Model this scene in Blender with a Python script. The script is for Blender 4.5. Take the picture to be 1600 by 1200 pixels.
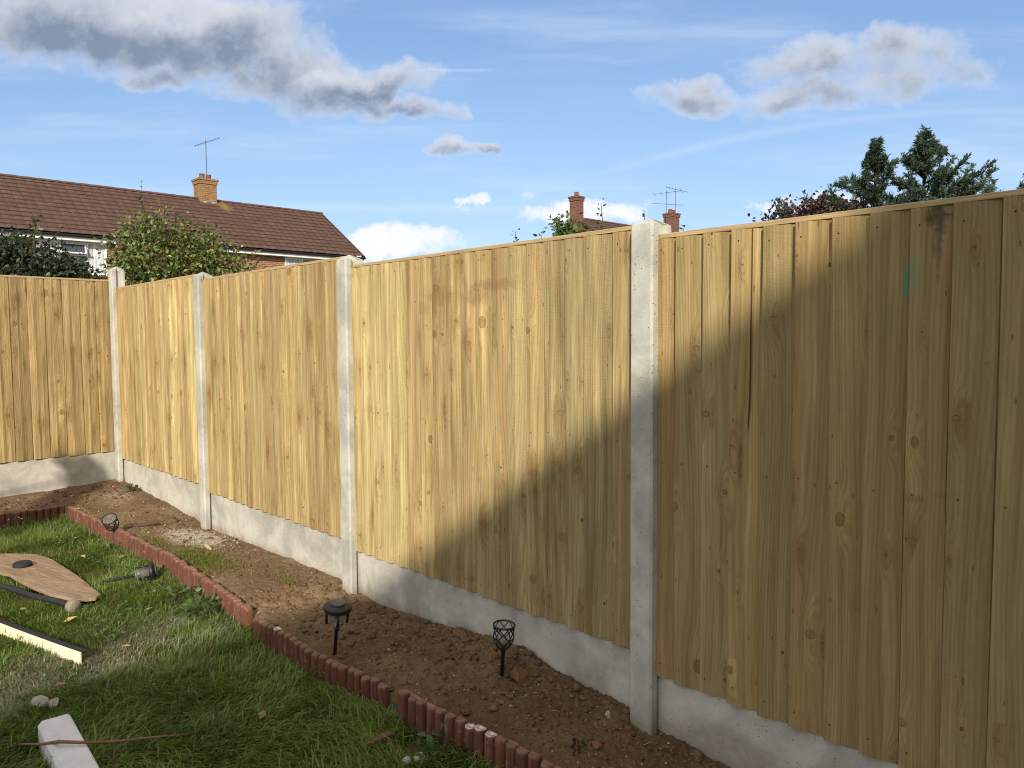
import bpy, bmesh, math, random
import numpy as np
from mathutils import Matrix, Vector
R = math.radians
rng = np.random.default_rng(7); random.seed(7)
scn = bpy.context.scene; col = scn.collection
for o in list(bpy.data.objects): bpy.data.objects.remove(o)

# ------------------------------------------------------------------ camera
CAM = np.array([[0.99997791, -0.00038878, -0.00663526], [-0.00664664, -0.05849149, -0.99826578], [0, 0.99828783, -0.05849278]])
cam = bpy.data.cameras.new('camera'); camo = bpy.data.objects.new('camera', cam); col.objects.link(camo)
cam.sensor_width = 36; cam.lens = 1196.73 / 1600 * 36; cam.clip_start = .05; cam.clip_end = 3000
M = Matrix.Identity(4)
for i in range(3):
    M[i][0] = CAM[0][i]; M[i][1] = -CAM[1][i]; M[i][2] = -CAM[2][i]
M.translation = (0, 0, 1.5); camo.matrix_world = M; scn.camera = camo
scn.view_settings.view_transform = 'Standard'; scn.view_settings.look = 'None'
scn.view_settings.exposure = 0.45; scn.view_settings.gamma = 1.0
SUN_EL, SUN_AX = 25.0, 0.04           # light travels towards (AX, 1), falling at 25 degrees

# ------------------------------------------------------------------ node helper
class S:
    def __init__(s, g, k): s.g, s.k = g, k
    def __add__(a, b): return a.g.m('ADD', a, b)
    __radd__ = __add__
    def __sub__(a, b): return a.g.m('SUBTRACT', a, b)
    def __rsub__(a, b): return a.g.m('SUBTRACT', b, a)
    def __mul__(a, b): return a.g.m('MULTIPLY', a, b)
    __rmul__ = __mul__
    def __truediv__(a, b): return a.g.m('DIVIDE', a, b)
    def __pow__(a, b): return a.g.m('POWER', a, b)
class G:
    def __init__(s, tree): s.t = tree
    def put(s, sock, v):
        if isinstance(v, S): s.t.links.new(v.k, sock)
        elif v is not None:
            if hasattr(sock.default_value, '__len__') and isinstance(v, (tuple, list)) and len(v) == 3 and len(sock.default_value) == 4: v = (*v, 1)
            sock.default_value = v
    def new(s, typ, **kw):
        n = s.t.nodes.new(typ)
        for k, v in kw.items(): setattr(n, k, v)
        return n
    def m(s, op, a, b=None, c=None):
        n = s.new('ShaderNodeMath', operation=op)
        for i, v in enumerate((a, b, c)):
            if v is not None: s.put(n.inputs[i], v)
        return S(s, n.outputs[0])
    def ss(s, x, a, b, lo=0., hi=1.):
        n = s.new('ShaderNodeMapRange', interpolation_type='SMOOTHSTEP')
        for i, v in enumerate((x, a, b, lo, hi)): s.put(n.inputs[i], v)
        return S(s, n.outputs[0])
    def mix(s, f, a, b, mode='MIX'):
        n = s.new('ShaderNodeMix', data_type='RGBA', blend_type=mode)
        s.put(n.inputs[0], f); s.put(n.inputs[6], a); s.put(n.inputs[7], b)
        return S(s, n.outputs[2])
    def noise(s, v, sc, det=3., ro=.55, dist=0., dim='3D', colr=False):
        n = s.new('ShaderNodeTexNoise', noise_dimensions=dim)
        s.put(n.inputs['Vector'], v); s.put(n.inputs['Scale'], sc); s.put(n.inputs['Detail'], det)
        s.put(n.inputs['Roughness'], ro); s.put(n.inputs['Distortion'], dist)
        return S(s, n.outputs[1 if colr else 0])
    def vor(s, v, sc, dim='2D', rand=1.):
        n = s.new('ShaderNodeTexVoronoi', voronoi_dimensions=dim)
        s.put(n.inputs['Vector'], v); s.put(n.inputs['Scale'], sc); s.put(n.inputs['Randomness'], rand)
        return S(s, n.outputs['Distance']), S(s, n.outputs['Color']), S(s, n.outputs['Position'])
    def comb(s, x, y, z=0.):
        n = s.new('ShaderNodeCombineXYZ')
        for i, v in enumerate((x, y, z)): s.put(n.inputs[i], v)
        return S(s, n.outputs[0])
    def sep(s, v):
        n = s.new('ShaderNodeSeparateXYZ'); s.put(n.inputs[0], v)
        return [S(s, o) for o in n.outputs]
    def attr(s, name, out='Vector'):
        n = s.new('ShaderNodeAttribute', attribute_name=name); return S(s, n.outputs[out])
    def obj(s): return S(s, s.new('ShaderNodeTexCoord').outputs['Object'])
    def pos(s): return S(s, s.new('ShaderNodeNewGeometry').outputs['Position'])
    def rnd(s): return S(s, s.new('ShaderNodeObjectInfo').outputs['Random'])
    def bump(s, h, dist, strength=1.):
        n = s.new('ShaderNodeBump'); s.put(n.inputs['Height'], h); n.inputs['Distance'].default_value = dist; n.inputs['Strength'].default_value = strength
        return S(s, n.outputs[0])
def material(name, fn):
    m = bpy.data.materials.new(name); m.use_nodes = True; g = G(m.node_tree)
    b = m.node_tree.nodes['Principled BSDF']; b.inputs['Specular IOR Level'].default_value = .3
    r = fn(g) or {}
    for k, v in r.items(): g.put(b.inputs[{'c': 'Base Color', 'r': 'Roughness', 'n': 'Normal', 's': 'Specular IOR Level', 'm': 'Metallic', 'a': 'Alpha', 't': 'Transmission Weight', 'sub': 'Subsurface Weight'}[k]], v)
    return m

# ------------------------------------------------------------------ sky (world) and sun
w = bpy.data.worlds.new('World'); scn.world = w; w.use_nodes = True
g = G(w.node_tree); bg = w.node_tree.nodes['Background']
sky = g.new('ShaderNodeTexSky', sky_type='NISHITA', sun_disc=False)
sky.sun_elevation = R(SUN_EL); sky.sun_rotation = R(180) + math.atan(SUN_AX); sky.altitude = 50; sky.air_density = 1.0; sky.dust_density = .6; sky.ozone_density = 2.0
dx, dy, dz = g.sep(S(g, g.new('ShaderNodeTexCoord').outputs['Generated']))
yy = g.m('MAXIMUM', dy, .08)
cu, cw = dx / yy, dz / yy
dirv = g.comb(cu, cw, 0.)
# puffs: (x, y, rx, ry, weight, grey) in 1/1197ths round the view's straight-ahead, y up from the horizon
PUFFS = [(-640, 500, 300, 92, 1.1), (-470, 470, 230, 82, 1.1), (-330, 410, 130, 62, 1.), (-262, 372, 130, 48, 1.), (-210, 398, 110, 36, .95), (-150, 358, 90, 22, .75), (-530, 408, 90, 30, .8), (-95, 353, 34, 15, .6),
         (-95, 293, 55, 18, .85), (-40, 298, 40, 13, .8),
         (275, 372, 100, 38, .80), (455, 420, 125, 46, .78), (605, 428, 135, 44, .78), (450, 372, 115, 36, .78), (590, 385, 125, 40, .70), (700, 400, 70, 30, .6),
         (-65, 199, 26, 12, .9), (-175, 148, 110, 26, 1.15), (110, 190, 62, 24, 1.0), (60, 182, 60, 14, .8), (175, 190, 50, 18, .9), (480, 200, 70, 24, .9), (400, 208, 50, 14, .8), (30, 212, 30, 10, .4)]
wv = g.noise(dirv, 6., 6., .66, colr=True); wx, wy, _ = g.sep(wv)
pu, pw = cu + (wx - .5) * .20, cw + (wy - .5) * .105
fmax = None; vert = None
for (x, y, rx, ry, wt) in PUFFS:
    ex = (pu - x / 1197.) * (1197. / rx); ey = (pw - y / 1197.) * (1197. / ry)
    f = wt - (ex * ex + ey * ey) * wt
    f = g.m('MAXIMUM', f, 0.)
    v = f * ey
    fmax = f if fmax is None else g.m('MAXIMUM', fmax, f)
    vert = v if vert is None else vert + v
n1 = g.noise(dirv, 14., 6., .62); n2 = g.noise(dirv, 34., 5., .6)
dens = g.ss(fmax + (n1 - .5) * 1.15 + (n2 - .5) * .7, .02, .92) * .95
dens = dens * g.ss(fmax, .0, .22)
core = g.ss(fmax + (n1 - .5) * .7, .18, .95)
low = g.ss(vert * -1. + (n1 - .5) * .9 + (n2 - .5) * .3, -.55, .55)
high = g.ss(cw, .17, .24)
n0 = g.noise(dirv, 8., 5., .62); grey = core * g.m('ADD', low * .62, .30) * g.m('ADD', g.ss(n0, .25, .75) * .75, .55) * high
grey = g.m('MINIMUM', g.m('ADD', grey * .95, low * .20 * high), .97)
ccol = g.mix(grey, g.mix(high * .5, (6.9, 6.9, 7.1), (4.8, 5.0, 5.6)), (1.55, 1.95, 2.7))
ccol = g.mix(g.ss(n2, .5, .3) * .35, ccol, g.mix(1., ccol, (.72, .76, .84), 'MULTIPLY'))
wisp = g.noise(g.comb(cu * 1.2 + cw * .8, cw * 9., 0.), 1.6, 5., .6)
trail = g.ss(g.m('ABSOLUTE', cw - (.213 + (cu - .12) * .30 - (cu - .12) * (cu - .12) * .30)), .010, .0) * g.ss(cu, .0, .25) * .14
trail2 = g.ss(g.m('ABSOLUTE', cw - .168 - cu * -.01 - (wx - .5) * .02), .010, .0) * g.ss(cu, .15, .0) * .18
trail3 = g.ss(g.m('ABSOLUTE', cw - .344 - (wy - .5) * .012), .004, .0) * g.ss(g.m('ABSOLUTE', cu + .09), .09, .04) * .22
front = g.ss(dy, .1, .25)
skyc = g.mix(.42, S(g, sky.outputs[0]), (2.0, 3.4, 6.2))
haze = g.ss(cw, .42, .08) * front
skyc = g.mix(haze * .30, skyc, (4.3, 6.0, 8.0))
skyc = g.mix(front * g.m('MAXIMUM', g.ss(wisp, .44, .80) * .34, g.m('MAXIMUM', trail, g.m('MAXIMUM', trail2, trail3))), skyc, (6.2, 6.8, 7.6))
skyc = g.mix(dens * front, skyc, ccol)
rear_fill = g.m('MAXIMUM', g.ss(dy, .05, -.25), g.ss(dz, .62, .85)) * g.ss(g.noise(g.comb(dx, dy, dz), 2.2, 4., .6), .36, .56)  # bright cloud cover added behind and overhead as fill light
skyc = g.mix(rear_fill * .82, skyc, (10.4, 9.3, 7.8))
g.put(bg.inputs[0], skyc); bg.inputs[1].default_value = .106
sun = bpy.data.lights.new('sun', 'SUN'); sun.energy = 3.7; sun.angle = R(.6); sun.color = (1, .91, .76)
suno = bpy.data.objects.new('sun', sun); col.objects.link(suno)
suno.rotation_euler = Vector((SUN_AX, 1, -math.tan(R(SUN_EL)) * math.hypot(1, SUN_AX))).to_track_quat('-Z', 'Y').to_euler()
scn.cycles.filter_width = 1.05; scn.cycles.max_bounces = 6; scn.cycles.transparent_max_bounces = 12

# ------------------------------------------------------------------ frames and numpy noise
TH = R(-46.5552); D = np.array([math.cos(TH), math.sin(TH)]); NN = np.array([-D[1], D[0]]); OFF = 2.184
SL, TA = .0225, -1.565
def W(t, n, z=0.): return (D[0] * t + NN[0] * n, D[1] * t + NN[1] * n, z)
def TN(x, y): return D[0] * x + D[1] * y, NN[0] * x + NN[1] * y
_tab = rng.random((256, 256))
def vnoise(x, y, seed=0):
    x = np.asarray(x, float) + seed * 17.31; y = np.asarray(y, float) + seed * 9.77
    xi = np.floor(x).astype(int); yi = np.floor(y).astype(int); fx = x - xi; fy = y - yi
    fx = fx * fx * (3 - 2 * fx); fy = fy * fy * (3 - 2 * fy)
    a = _tab[xi % 256, yi % 256]; b = _tab[(xi + 1) % 256, yi % 256]; c = _tab[xi % 256, (yi + 1) % 256]; d = _tab[(xi + 1) % 256, (yi + 1) % 256]
    return (a * (1 - fx) + b * fx) * (1 - fy) + (c * (1 - fx) + d * fx) * fy
def fbm(x, y, oct=4, seed=0, gain=.5):
    s = 0; a = 1; tot = 0
    for i in range(oct):
        s = s + a * vnoise(x * 2 ** i, y * 2 ** i, seed + i * 3); tot += a; a *= gain
    return s / tot
def lawn_z(t, n): return SL * (TA - t) + .02 * (fbm(np.asarray(t) * 1.6, np.asarray(n) * 1.6, 2, 5) - .5)
EDGE_T = [-6.75, -6.6, -5.75, -4.77, -3.55, -2.95, -2.42, -1.97, -1.65, -1.0, 3.]
EDGE_N = [1.53, 1.535, 1.595, 1.655, 1.610, 1.595, 1.655, 1.700, 1.73, 1.78, 1.9]
def edge_n(t): return np.interp(t, EDGE_T, EDGE_N)
HF_T = [-9, -7.6, -7.44, -7.1, -6.4, -5.72, -5.62, -5.49, -4.58, -4.08, -3.72, -3.56, -3.50, -3.164, -2.75, -2.32, -2.02, -1.72, -1.56, -1.46, -1.35, .6]
HF_Z = [.2, .215, .2, .206, .198, .157, .135, .141, .154, .165, .175, .132, .132, .128, .165, .196, .179, .146, .098, .105, .084, .07]
def soil_z(t, n):
    t = np.asarray(t, float); n = np.asarray(n, float)
    lz = SL * (TA - t)
    e = edge_n(t); k = np.clip((n - e) / (2.17 - e), 0, 1)
    hf = np.interp(t, HF_T, HF_Z)
    he = lz + .088 - .035 * np.exp(-((n - e) / .05) ** 2)
    he = he + .015 * np.exp(-((t + 2.9) / .5) ** 2)
    r = he + (hf - he) * k ** 1.3
    # left bed, along the fence panel across the corner
    kl = np.clip((-6.68 - t) / .80, 0, 1); hl = .240 + (n - 2.2) * .025
    left = (SL * (TA + 6.68) + .09) * (1 - kl) + hl * kl
    q = np.clip((-6.35 - t) / .5, 0, 1); q = q * q * (3 - 2 * q)
    b = r * (1 - q) + left * q
    big = (fbm(t * 4, n * 4, 3, 1) - .5) * .045
    mid = (fbm(t * 13, n * 13, 3, 2) - .45) * .020
    cl = (fbm(t * 45, n * 45, 3, 3, .7) - .5) * .020
    fine = (vnoise(t * 110, n * 110, 4) - .5) * .009
    lump = np.clip((fbm(t * 7, n * 7, 2, 8) - .52) * 4, 0, 1) * np.exp(-((n - 2.05) / .16) ** 2) * np.exp(-((t + 2.4) / .45) ** 2) * .055
    fade = np.clip((n - e) / .06, .15, 1)
    sm = .45 + .55 * np.clip((t + 4.2) / 1.6, 0, 1) + .3 * np.exp(-((t + 5.6) / .4) ** 2)
    return b + (big * .7 + (mid + cl + fine) * sm) * fade + lump
def PX(x, y, z_of, it=8):
    """world point where the view through a photo pixel meets a height z_of(t,n)"""
    c = np.array([(x - 800) / 1196.73, (y - 600) / 1196.73, 1.]); r = CAM.T @ c; s = 3.
    z = 0.05
    for _ in range(it):
        s = (z - 1.5) / r[2]; t, n = TN(r[0] * s, r[1] * s); z = float(z_of(t, n))
    return float(r[0] * s), float(r[1] * s), z

# ------------------------------------------------------------------ mesh helper
class MB:
    def __init__(s): s.v = []; s.f = []; s.mi = []; s.a = {}
    def add(s, vs, fs, mi=0, **at):
        o = len(s.v); s.v.extend([tuple(map(float, p)) for p in vs]); s.f.extend([tuple(i + o for i in f) for f in fs]); s.mi.extend([mi] * len(fs))
        for k, val in at.items():
            L = s.a.setdefault(k, []); L.extend([(0, 0, 0)] * (o - len(L)))
            L.extend(val if isinstance(val, list) else [val] * len(vs))
        return s
    def box(s, x0, x1, y0, y1, z0, z1, mi=0, M=None, **at):
        vs = [(x, y, z) for z in (z0, z1) for y in (y0, y1) for x in (x0, x1)]
        if M is not None: vs = [tuple(M @ Vector(p)) for p in vs]
        return s.add(vs, [(0, 2, 3, 1), (4, 5, 7, 6), (0, 1, 5, 4), (2, 6, 7, 3), (0, 4, 6, 2), (1, 3, 7, 5)], mi, **at)
    def prism(s, poly, z0, z1, mi=0, M=None, taper=None):
        n = len(poly); vs = [(x, y, z0) for x, y in poly] + [(x, y, z1) for x, y in poly]
        if M is not None: vs = [tuple(M @ Vector(p)) for p in vs]
        fs = [tuple(range(n - 1, -1, -1)), tuple(range(n, 2 * n))] + [(i, (i + 1) % n, n + (i + 1) % n, n + i) for i in range(n)]
        return s.add(vs, fs, mi)
    def tube(s, path, rad, seg=8, cap=True, mi=0, **at):
        P = [Vector(p) for p in path]; n = len(P); rad = [rad] * n if not hasattr(rad, '__len__') else rad
        vs = []; up = None
        for i, p in enumerate(P):
            d = (P[min(i + 1, n - 1)] - P[max(i - 1, 0)]).normalized()
            if up is None: up = Vector((0, 0, 1)) if abs(d.z) < .9 else Vector((1, 0, 0))
            a = d.cross(up).normalized(); b = a.cross(d).normalized(); up = b
            for k in range(seg):
                th = 2 * math.pi * k / seg; vs.append(p + a * (math.cos(th) * rad[i]) + b * (math.sin(th) * rad[i]))
        fs = [(i * seg + k, i * seg + (k + 1) % seg, (i + 1) * seg + (k + 1) % seg, (i + 1) * seg + k) for i in range(n - 1) for k in range(seg)]
        if cap: fs += [tuple(range(seg - 1, -1, -1)), tuple(range((n - 1) * seg, n * seg))]
        return s.add(vs, fs, mi, **at)
    def lathe(s, prof, seg=24, mi=0, M=None, squash=1.):
        vs = []; n = len(prof)
        for r, z in prof:
            for k in range(seg):
                th = 2 * math.pi * k / seg; vs.append((r * math.cos(th), r * math.sin(th) * squash, z))
        if M is not None: vs = [tuple(M @ Vector(p)) for p in vs]
        fs = [(i * seg + k, i * seg + (k + 1) % seg, (i + 1) * seg + (k + 1) % seg, (i + 1) * seg + k) for i in range(n - 1) for k in range(seg)]
        if prof[0][0] > 1e-6: fs.append(tuple(range(seg - 1, -1, -1)))
        if prof[-1][0] > 1e-6: fs.append(tuple(range((n - 1) * seg, n * seg)))
        return s.add(vs, fs, mi)
    def blob(s, c, r, seed, amp=.3, sub=2, mi=0, M=None):
        bm = bmesh.new(); bmesh.ops.create_icosphere(bm, subdivisions=sub, radius=1)
        q = random.Random(seed); dirs = [(Vector((q.gauss(0, 1), q.gauss(0, 1), q.gauss(0, 1))).normalized(), q.uniform(.5, .95)) for _ in range(9)]
        vs = []
        for v in bm.verts:
            p = v.co.copy()
            for dd, k in dirs:
                e = p.dot(dd) - k
                if e > 0: p -= dd * e * min(1, amp * 3)
            p *= 1 + q.uniform(-.06, .06)
            p = Vector((p.x * r[0], p.y * r[1], p.z * r[2]))
            if M is not None: p = M @ p
            vs.append(tuple(p + Vector(c)))
        fs = [tuple(v.index for v in f.verts) for f in bm.faces]; bm.free()
        return s.add(vs, fs, mi)
    def build(s, name, mats, parent=None, smooth=False, bevel=0.):
        me = bpy.data.meshes.new(name); me.from_pydata(s.v, [], s.f)
        for m_ in (mats if isinstance(mats, (list, tuple)) else [mats]): me.materials.append(m_)
        if any(s.mi): me.polygons.foreach_set('material_index', s.mi)
        for k, L in s.a.items():
            L = L + [(0, 0, 0)] * (len(s.v) - len(L))
            a = me.attributes.new(k, 'FLOAT_VECTOR', 'POINT'); a.data.foreach_set('vector', np.array(L, np.float32).ravel())
        if smooth: me.polygons.foreach_set('use_smooth', [True] * len(me.polygons))
        me.update()
        return link(name, me, parent, bevel)
def link(name, me, parent=None, bevel=0.):
    o = bpy.data.objects.new(name, me); col.objects.link(o)
    if parent is not None: o.parent = parent
    if bevel:
        b = o.modifiers.new('bevel', 'BEVEL'); b.width = bevel; b.segments = 2; b.limit_method = 'ANGLE'; b.angle_limit = R(35)
    return o
def arrays(name, v, f4, f3, mat, attrs=None, parent=None, smooth=False):
    """fast mesh from numpy arrays; f4 quads, f3 triangles"""
    me = bpy.data.meshes.new(name); v = np.asarray(v, np.float32)
    f4 = np.asarray(f4, np.int32).reshape(-1, 4) if f4 is not None else np.zeros((0, 4), np.int32)
    f3 = np.asarray(f3, np.int32).reshape(-1, 3) if f3 is not None else np.zeros((0, 3), np.int32)
    me.vertices.add(len(v)); me.vertices.foreach_set('co', v.ravel())
    me.loops.add(f4.size + f3.size); me.loops.foreach_set('vertex_index', np.concatenate([f4.ravel(), f3.ravel()]))
    me.polygons.add(len(f4) + len(f3))
    st = np.concatenate([np.arange(len(f4)) * 4, f4.size + np.arange(len(f3)) * 3]).astype(np.int32)
    me.polygons.foreach_set('loop_start', st)
    for k, a in (attrs or {}).items():
        at = me.attributes.new(k, 'FLOAT_VECTOR', 'POINT'); at.data.foreach_set('vector', np.asarray(a, np.float32).ravel())
    me.materials.append(mat)
    if smooth: me.polygons.foreach_set('use_smooth', np.ones(len(me.polygons), bool))
    me.update(calc_edges=True); me.validate()
    return link(name, me, parent)
def grid(nx, ny):
    i, j = np.meshgrid(np.arange(nx - 1), np.arange(ny - 1), indexing='ij'); a = (i * ny + j).ravel()
    return np.stack([a, a + ny, a + ny + 1, a + 1], 1)
def tag(o, label=None, cat=None, group=None, kind=None):
    if label: o['label'] = label
    if cat: o['category'] = cat
    if group: o['group'] = group
    if kind: o['kind'] = kind
    return o
def empty(name, loc, rz=0., M=None):
    o = bpy.data.objects.new(name, None); col.objects.link(o); o.empty_display_size = .1
    if M is not None: o.matrix_world = M
    else: o.location = loc; o.rotation_euler = (0, 0, rz)
    return o
def copy_tree(o, parent=None):
    c = o.copy(); col.objects.link(c)
    if parent is not None: c.parent = parent
    for ch in list(o.children): copy_tree(ch, c)
    return c

# ------------------------------------------------------------------ materials
def wood(name, stains=(), tone=1., stk=1., ks=1.):
    def fn(g):
        u, z, sd = g.sep(g.attr('bco')); tint = g.attr('btint')
        su = u + sd * 37.; sz = z + sd * 91.; kz = z + sd * .14
        mul = lambda c, f, k: g.mix(f, c, g.mix(1., c, k, 'MULTIPLY'))
        d_, c_, p_ = g.vor(g.comb(su * 11.5, kz * 3.7, 0.), 1., '2D', .92)
        px, py, _ = g.sep(p_); cr, cg, cb = g.sep(c_)
        ox = (su * 11.5 - px) / 11.5; oz = (kz * 3.7 - py) / 3.7
        wobx = g.noise(g.comb(su * 70., sz * 55., 0.), 1., 3.)
        rr = g.m('SQRT', ox * ox + oz * oz * (.30 + cb * 2.0)) + (wobx - .5) * .0085
        fbr = g.noise(g.comb(su * 30., sz * 22., 3.), 1., 2.); ex = g.ss(cg, .44, .48)
        kr = ex * (.0030 + cr * cr * .0100) * ks
        kn = g.ss(rr, kr * 1.1 + .0004, kr * .8)
        ring = g.ss(g.m('ABSOLUTE', rr - kr), .0020, .0003) * g.ss(kr, .001, .003) * g.ss(wobx, .30, .62)
        halo = g.m('EXPONENT', (ox * ox + oz * oz * .07) * -1. / (kr * kr * 6. + .00003)) * g.ss(kr, .001, .003) * g.ss(d_, .55, .22)
        whorl = g.m('EXPONENT', oz * oz * -1. / .0022) * ex * g.ss(cr, .3, .7) * g.ss(d_, .60, .25)
        low = g.noise(g.comb(su * 4.2, sz * .42, 0.), 1., 2., .5)
        mid = g.noise(g.comb(su * 14., sz * 1.6, 0.), 1., 2.)
        gx = su + low * .20 + mid * .012 + halo * .03
        rg = g.ss(g.m('SINE', gx * 520.), -.3, .95)
        rgs = g.ss(g.m('SINE', gx * 125. + 1.3), -.6, 1.)
        fib = g.noise(g.comb(su * 420., sz * 9., sd * 9.), 1., 3., .6)
        wv = g.noise(g.comb(su * 5., sz * 2.1, sd), 1., 3., .6); band = g.noise(g.comb((su + wv * .035) * 21., sz * 1.2, sd * 7.), 1., 3., .6)
        strk = g.noise(g.comb((su + wv * .02) * 70., sz * 2.0, sd * 5.), 1., 4., .65)
        blot = g.noise(g.comb(su * 6., sz * 1.8, sd * 3.), 1., 5., .65)
        spk = g.noise(g.comb(su * 160., sz * 60., sd), 1., 4., .7)
        c = mul(tint, rg * .30, (.62, .53, .43)); c = mul(c, rgs * .30, (.72, .63, .51))
        c = mul(c, g.ss(band, .50, .68) * (.75 * stk), (1.42, 1.42, 1.40)); c = mul(c, g.ss(band, .47, .30) * (.75 * stk), (.68, .60, .51))  # bands: heartwood streaks plus shading of cupped boards, put into the colour
        c = mul(c, g.ss(strk, .52, .68) * (.55 * stk), (1.36, 1.35, 1.30)); c = mul(c, g.ss(strk, .47, .30) * (.60 * stk), (.62, .53, .43))
        c = mul(c, g.ss(blot, .50, .70) * .50, (.82, .90, .78)); c = mul(c, g.ss(blot, .44, .26) * .28, (.80, .71, .60))
        c = mul(c, g.ss(fib, .35, .75) * .30, (.72, .66, .58)); c = mul(c, g.ss(spk, .50, .74) * .30, (.70, .64, .56))
        c = mul(c, halo * (.24 * ks) * g.ss(cb, .2, .6), (.55, .38, .25)); c = mul(c, halo * .50 * g.ss(cb, .5, .1), (1.35, 1.30, 1.2))  # brown round some knots, a pale highlight painted round others
        c = mul(c, whorl * g.ss(spk + (mid - .5), .44, .62) * .34, (.64, .49, .37))
        c = g.mix(kn * g.ss(cr, .1, .9, .80, .42), c, g.mix(g.ss(cb, .05, .45), (.085, .048, .024), (.25, .155, .072))); c = g.mix(kn * g.ss(g.m('SINE', rr * 2600.), .2, 1.) * .35, c, (.10, .06, .03)); c = g.mix(ring * g.ss(fbr, .25, .8, .25, .85), c, (.06, .036, .018))
        fd, fc, fp = g.vor(g.comb(su * 17. + 40., sz * 6., 0.), 1., '2D', 1.)
        fpx, fpy, _ = g.sep(fp); fx = (su * 17. + 40. - fpx) / 17.; fz = (sz * 6. - fpy) / 6.; fr, fg, fb = g.sep(fc)
        fk = g.ss(g.m('SQRT', fx * fx * 6. + fz * fz * (.12 + fg)) + (wobx - .5) * .003, .007, .004) * g.ss(fr, .70, .72)
        c = g.mix(fk * .55, c, (.10, .058, .026))
        for (x, zz, rx, rz, colr, amt) in stains:
            q = g.obj(); X, Y, Z = g.sep(q); wq = g.noise(q, 34., 5., .72)
            e = g.m('SQRT', ((X - x) / rx) ** 2. + ((Z - zz) / rz) ** 2.) + (wq - .5) * 1.9
            c = g.mix(g.ss(e, 1.10, .30) * amt, c, g.mix(wq * .6, colr, c))
        saw = g.noise(g.comb(su * 40., sz * 300., 0.), 1., 2.)
        rm = g.ss(g.noise(g.comb(sd * 77., sz * .3, 0.), 1., 0.), .45, .6)
        h = rg * .14 + rgs * .12 + fib * .4 + saw * rm * .45 + spk * .25 - kn * .3 - ring * .4 - fk * .4 + halo * .9 + band * .8 + blot * .6
        return dict(c=g.mix(1., c, (tone, tone, tone), 'MULTIPLY'), r=.78, s=.18, n=g.bump(h, .0042, .8))
    return material(name, fn)
M_wood = wood('treated_softwood', (), 1., 1.1, 1.5)
def concrete(name, base, dark, light, pores=True, sc=1.):
    def fn(g):
        o = g.obj(); rn = g.rnd(); q = g.comb(*[a + rn * k for a, k in zip(g.sep(o), (31., 17., 53.))])
        n1 = g.noise(q, 4.5 * sc, 5., .65, .5); n2 = g.noise(q, 26., 4., .7); n3 = g.noise(q, 240., 3., .6)
        x, y, z = g.sep(q); n4 = g.noise(g.comb(x * 22., y * 22., z * 2.2), 1., 4., .65)
        c = g.mix(g.ss(n1, .34, .64), dark, light)
        c = g.mix(.25, c, base)
        c = g.mix(g.ss(n2, .42, .72) * .38, c, g.mix(1., c, (.74, .75, .75), 'MULTIPLY'))
        c = g.mix(g.ss(n4, .5, .75) * .3, c, g.mix(1., c, (1.22, 1.20, 1.16), 'MULTIPLY'))
        c = g.mix(g.ss(n3, .44, .72) * .30, c, g.mix(1., c, (.66, .66, .64), 'MULTIPLY'))
        d, cc, _ = g.vor(q, 70., '3D'); r_, g_, b_ = g.sep(cc)
        po = g.ss(d, .20, .10) * g.ss(r_, .78, .80)
        if pores: c = g.mix(po * .8, c, (.07, .068, .06))
        _, _, wz = g.sep(g.pos()); sp_ = g.ss(wz + (n2 - .5) * .16 + (n1 - .5) * .12, .245, .10); c = g.mix(sp_ * .65, c, (.24, .175, .115)); c = g.mix(g.ss(g.noise(g.comb(x * 9., y * 9., z * 1.1), 1., 4., .6), .58, .78) * .35, c, g.mix(1., c, (.70, .69, .66), 'MULTIPLY'))
        return dict(c=c, r=.9, s=.15, n=g.bump(n3 * .5 + n2 * .5 - po * .8, .003, .7))
    return material(name, fn)
M_post = concrete('post_concrete', (.46, .45, .40), (.35, .345, .31), (.56, .545, .485))
M_board = concrete('gravel_board_concrete', (.47, .455, .40), (.34, .33, .295), (.575, .555, .49), sc=.8)
M_pale = concrete('pale_concrete', (.50, .50, .49), (.44, .44, .43), (.56, .56, .55), False)
def f_soil(g):
    p = g.pos(); ch, gr, near_dark = g.sep(g.attr('chalk'))
    n1 = g.noise(p, 3.2, 4., .6); n2 = g.noise(p, 38., 5., .7); n3 = g.noise(p, 170., 3., .65)
    c = g.mix(g.ss(n1, .3, .7), (.150, .098, .056), (.230, .160, .096))
    c = g.mix(g.ss(n2, .38, .72) * .7, c, g.mix(1., c, (.58, .54, .50), 'MULTIPLY'))
    c = g.mix(g.ss(n3, .5, .75) * .45, c, (.25, .175, .108))
    c = g.mix(near_dark * .60, c, g.mix(1., c, (.48, .42, .38), 'MULTIPLY'))
    d, cc, _ = g.vor(p, 62., '3D'); r_, g_, b_ = g.sep(cc)
    st = g.ss(d, .26, .17) * g.ss(r_, .90, .92)
    c = g.mix(st * .8, c, g.mix(g_, (.36, .28, .20), (.55, .50, .42)))
    c = g.mix(g.ss(ch + (n2 - .5) * 1.5 + (n3 - .5) * .5, .45, .85) * .75, c, (.50, .44, .36))
    c = g.mix(g.ss(gr + (n2 - .5) * 1.2, .45, .8) * .7, c, (.115, .125, .03))
    return dict(c=c, r=.95, s=.12, n=g.bump(n2 * .7 + n3 * .6, .008, .9))
M_soil = material('soil', f_soil)
def f_clod(g):
    p = g.pos(); n2 = g.noise(p, 60., 4., .7); r = g.noise(p, 5., 2.)
    c = g.mix(g.ss(n2, .3, .7), (.095, .060, .034), (.185, .122, .072)); c = g.mix(g.ss(r, .45, .65) * .5, c, g.mix(1., c, (.6, .55, .5), 'MULTIPLY'))
    return dict(c=c, r=.95, s=.1, n=g.bump(n2, .004))
M_clod = material('soil_clod', f_clod)
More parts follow.
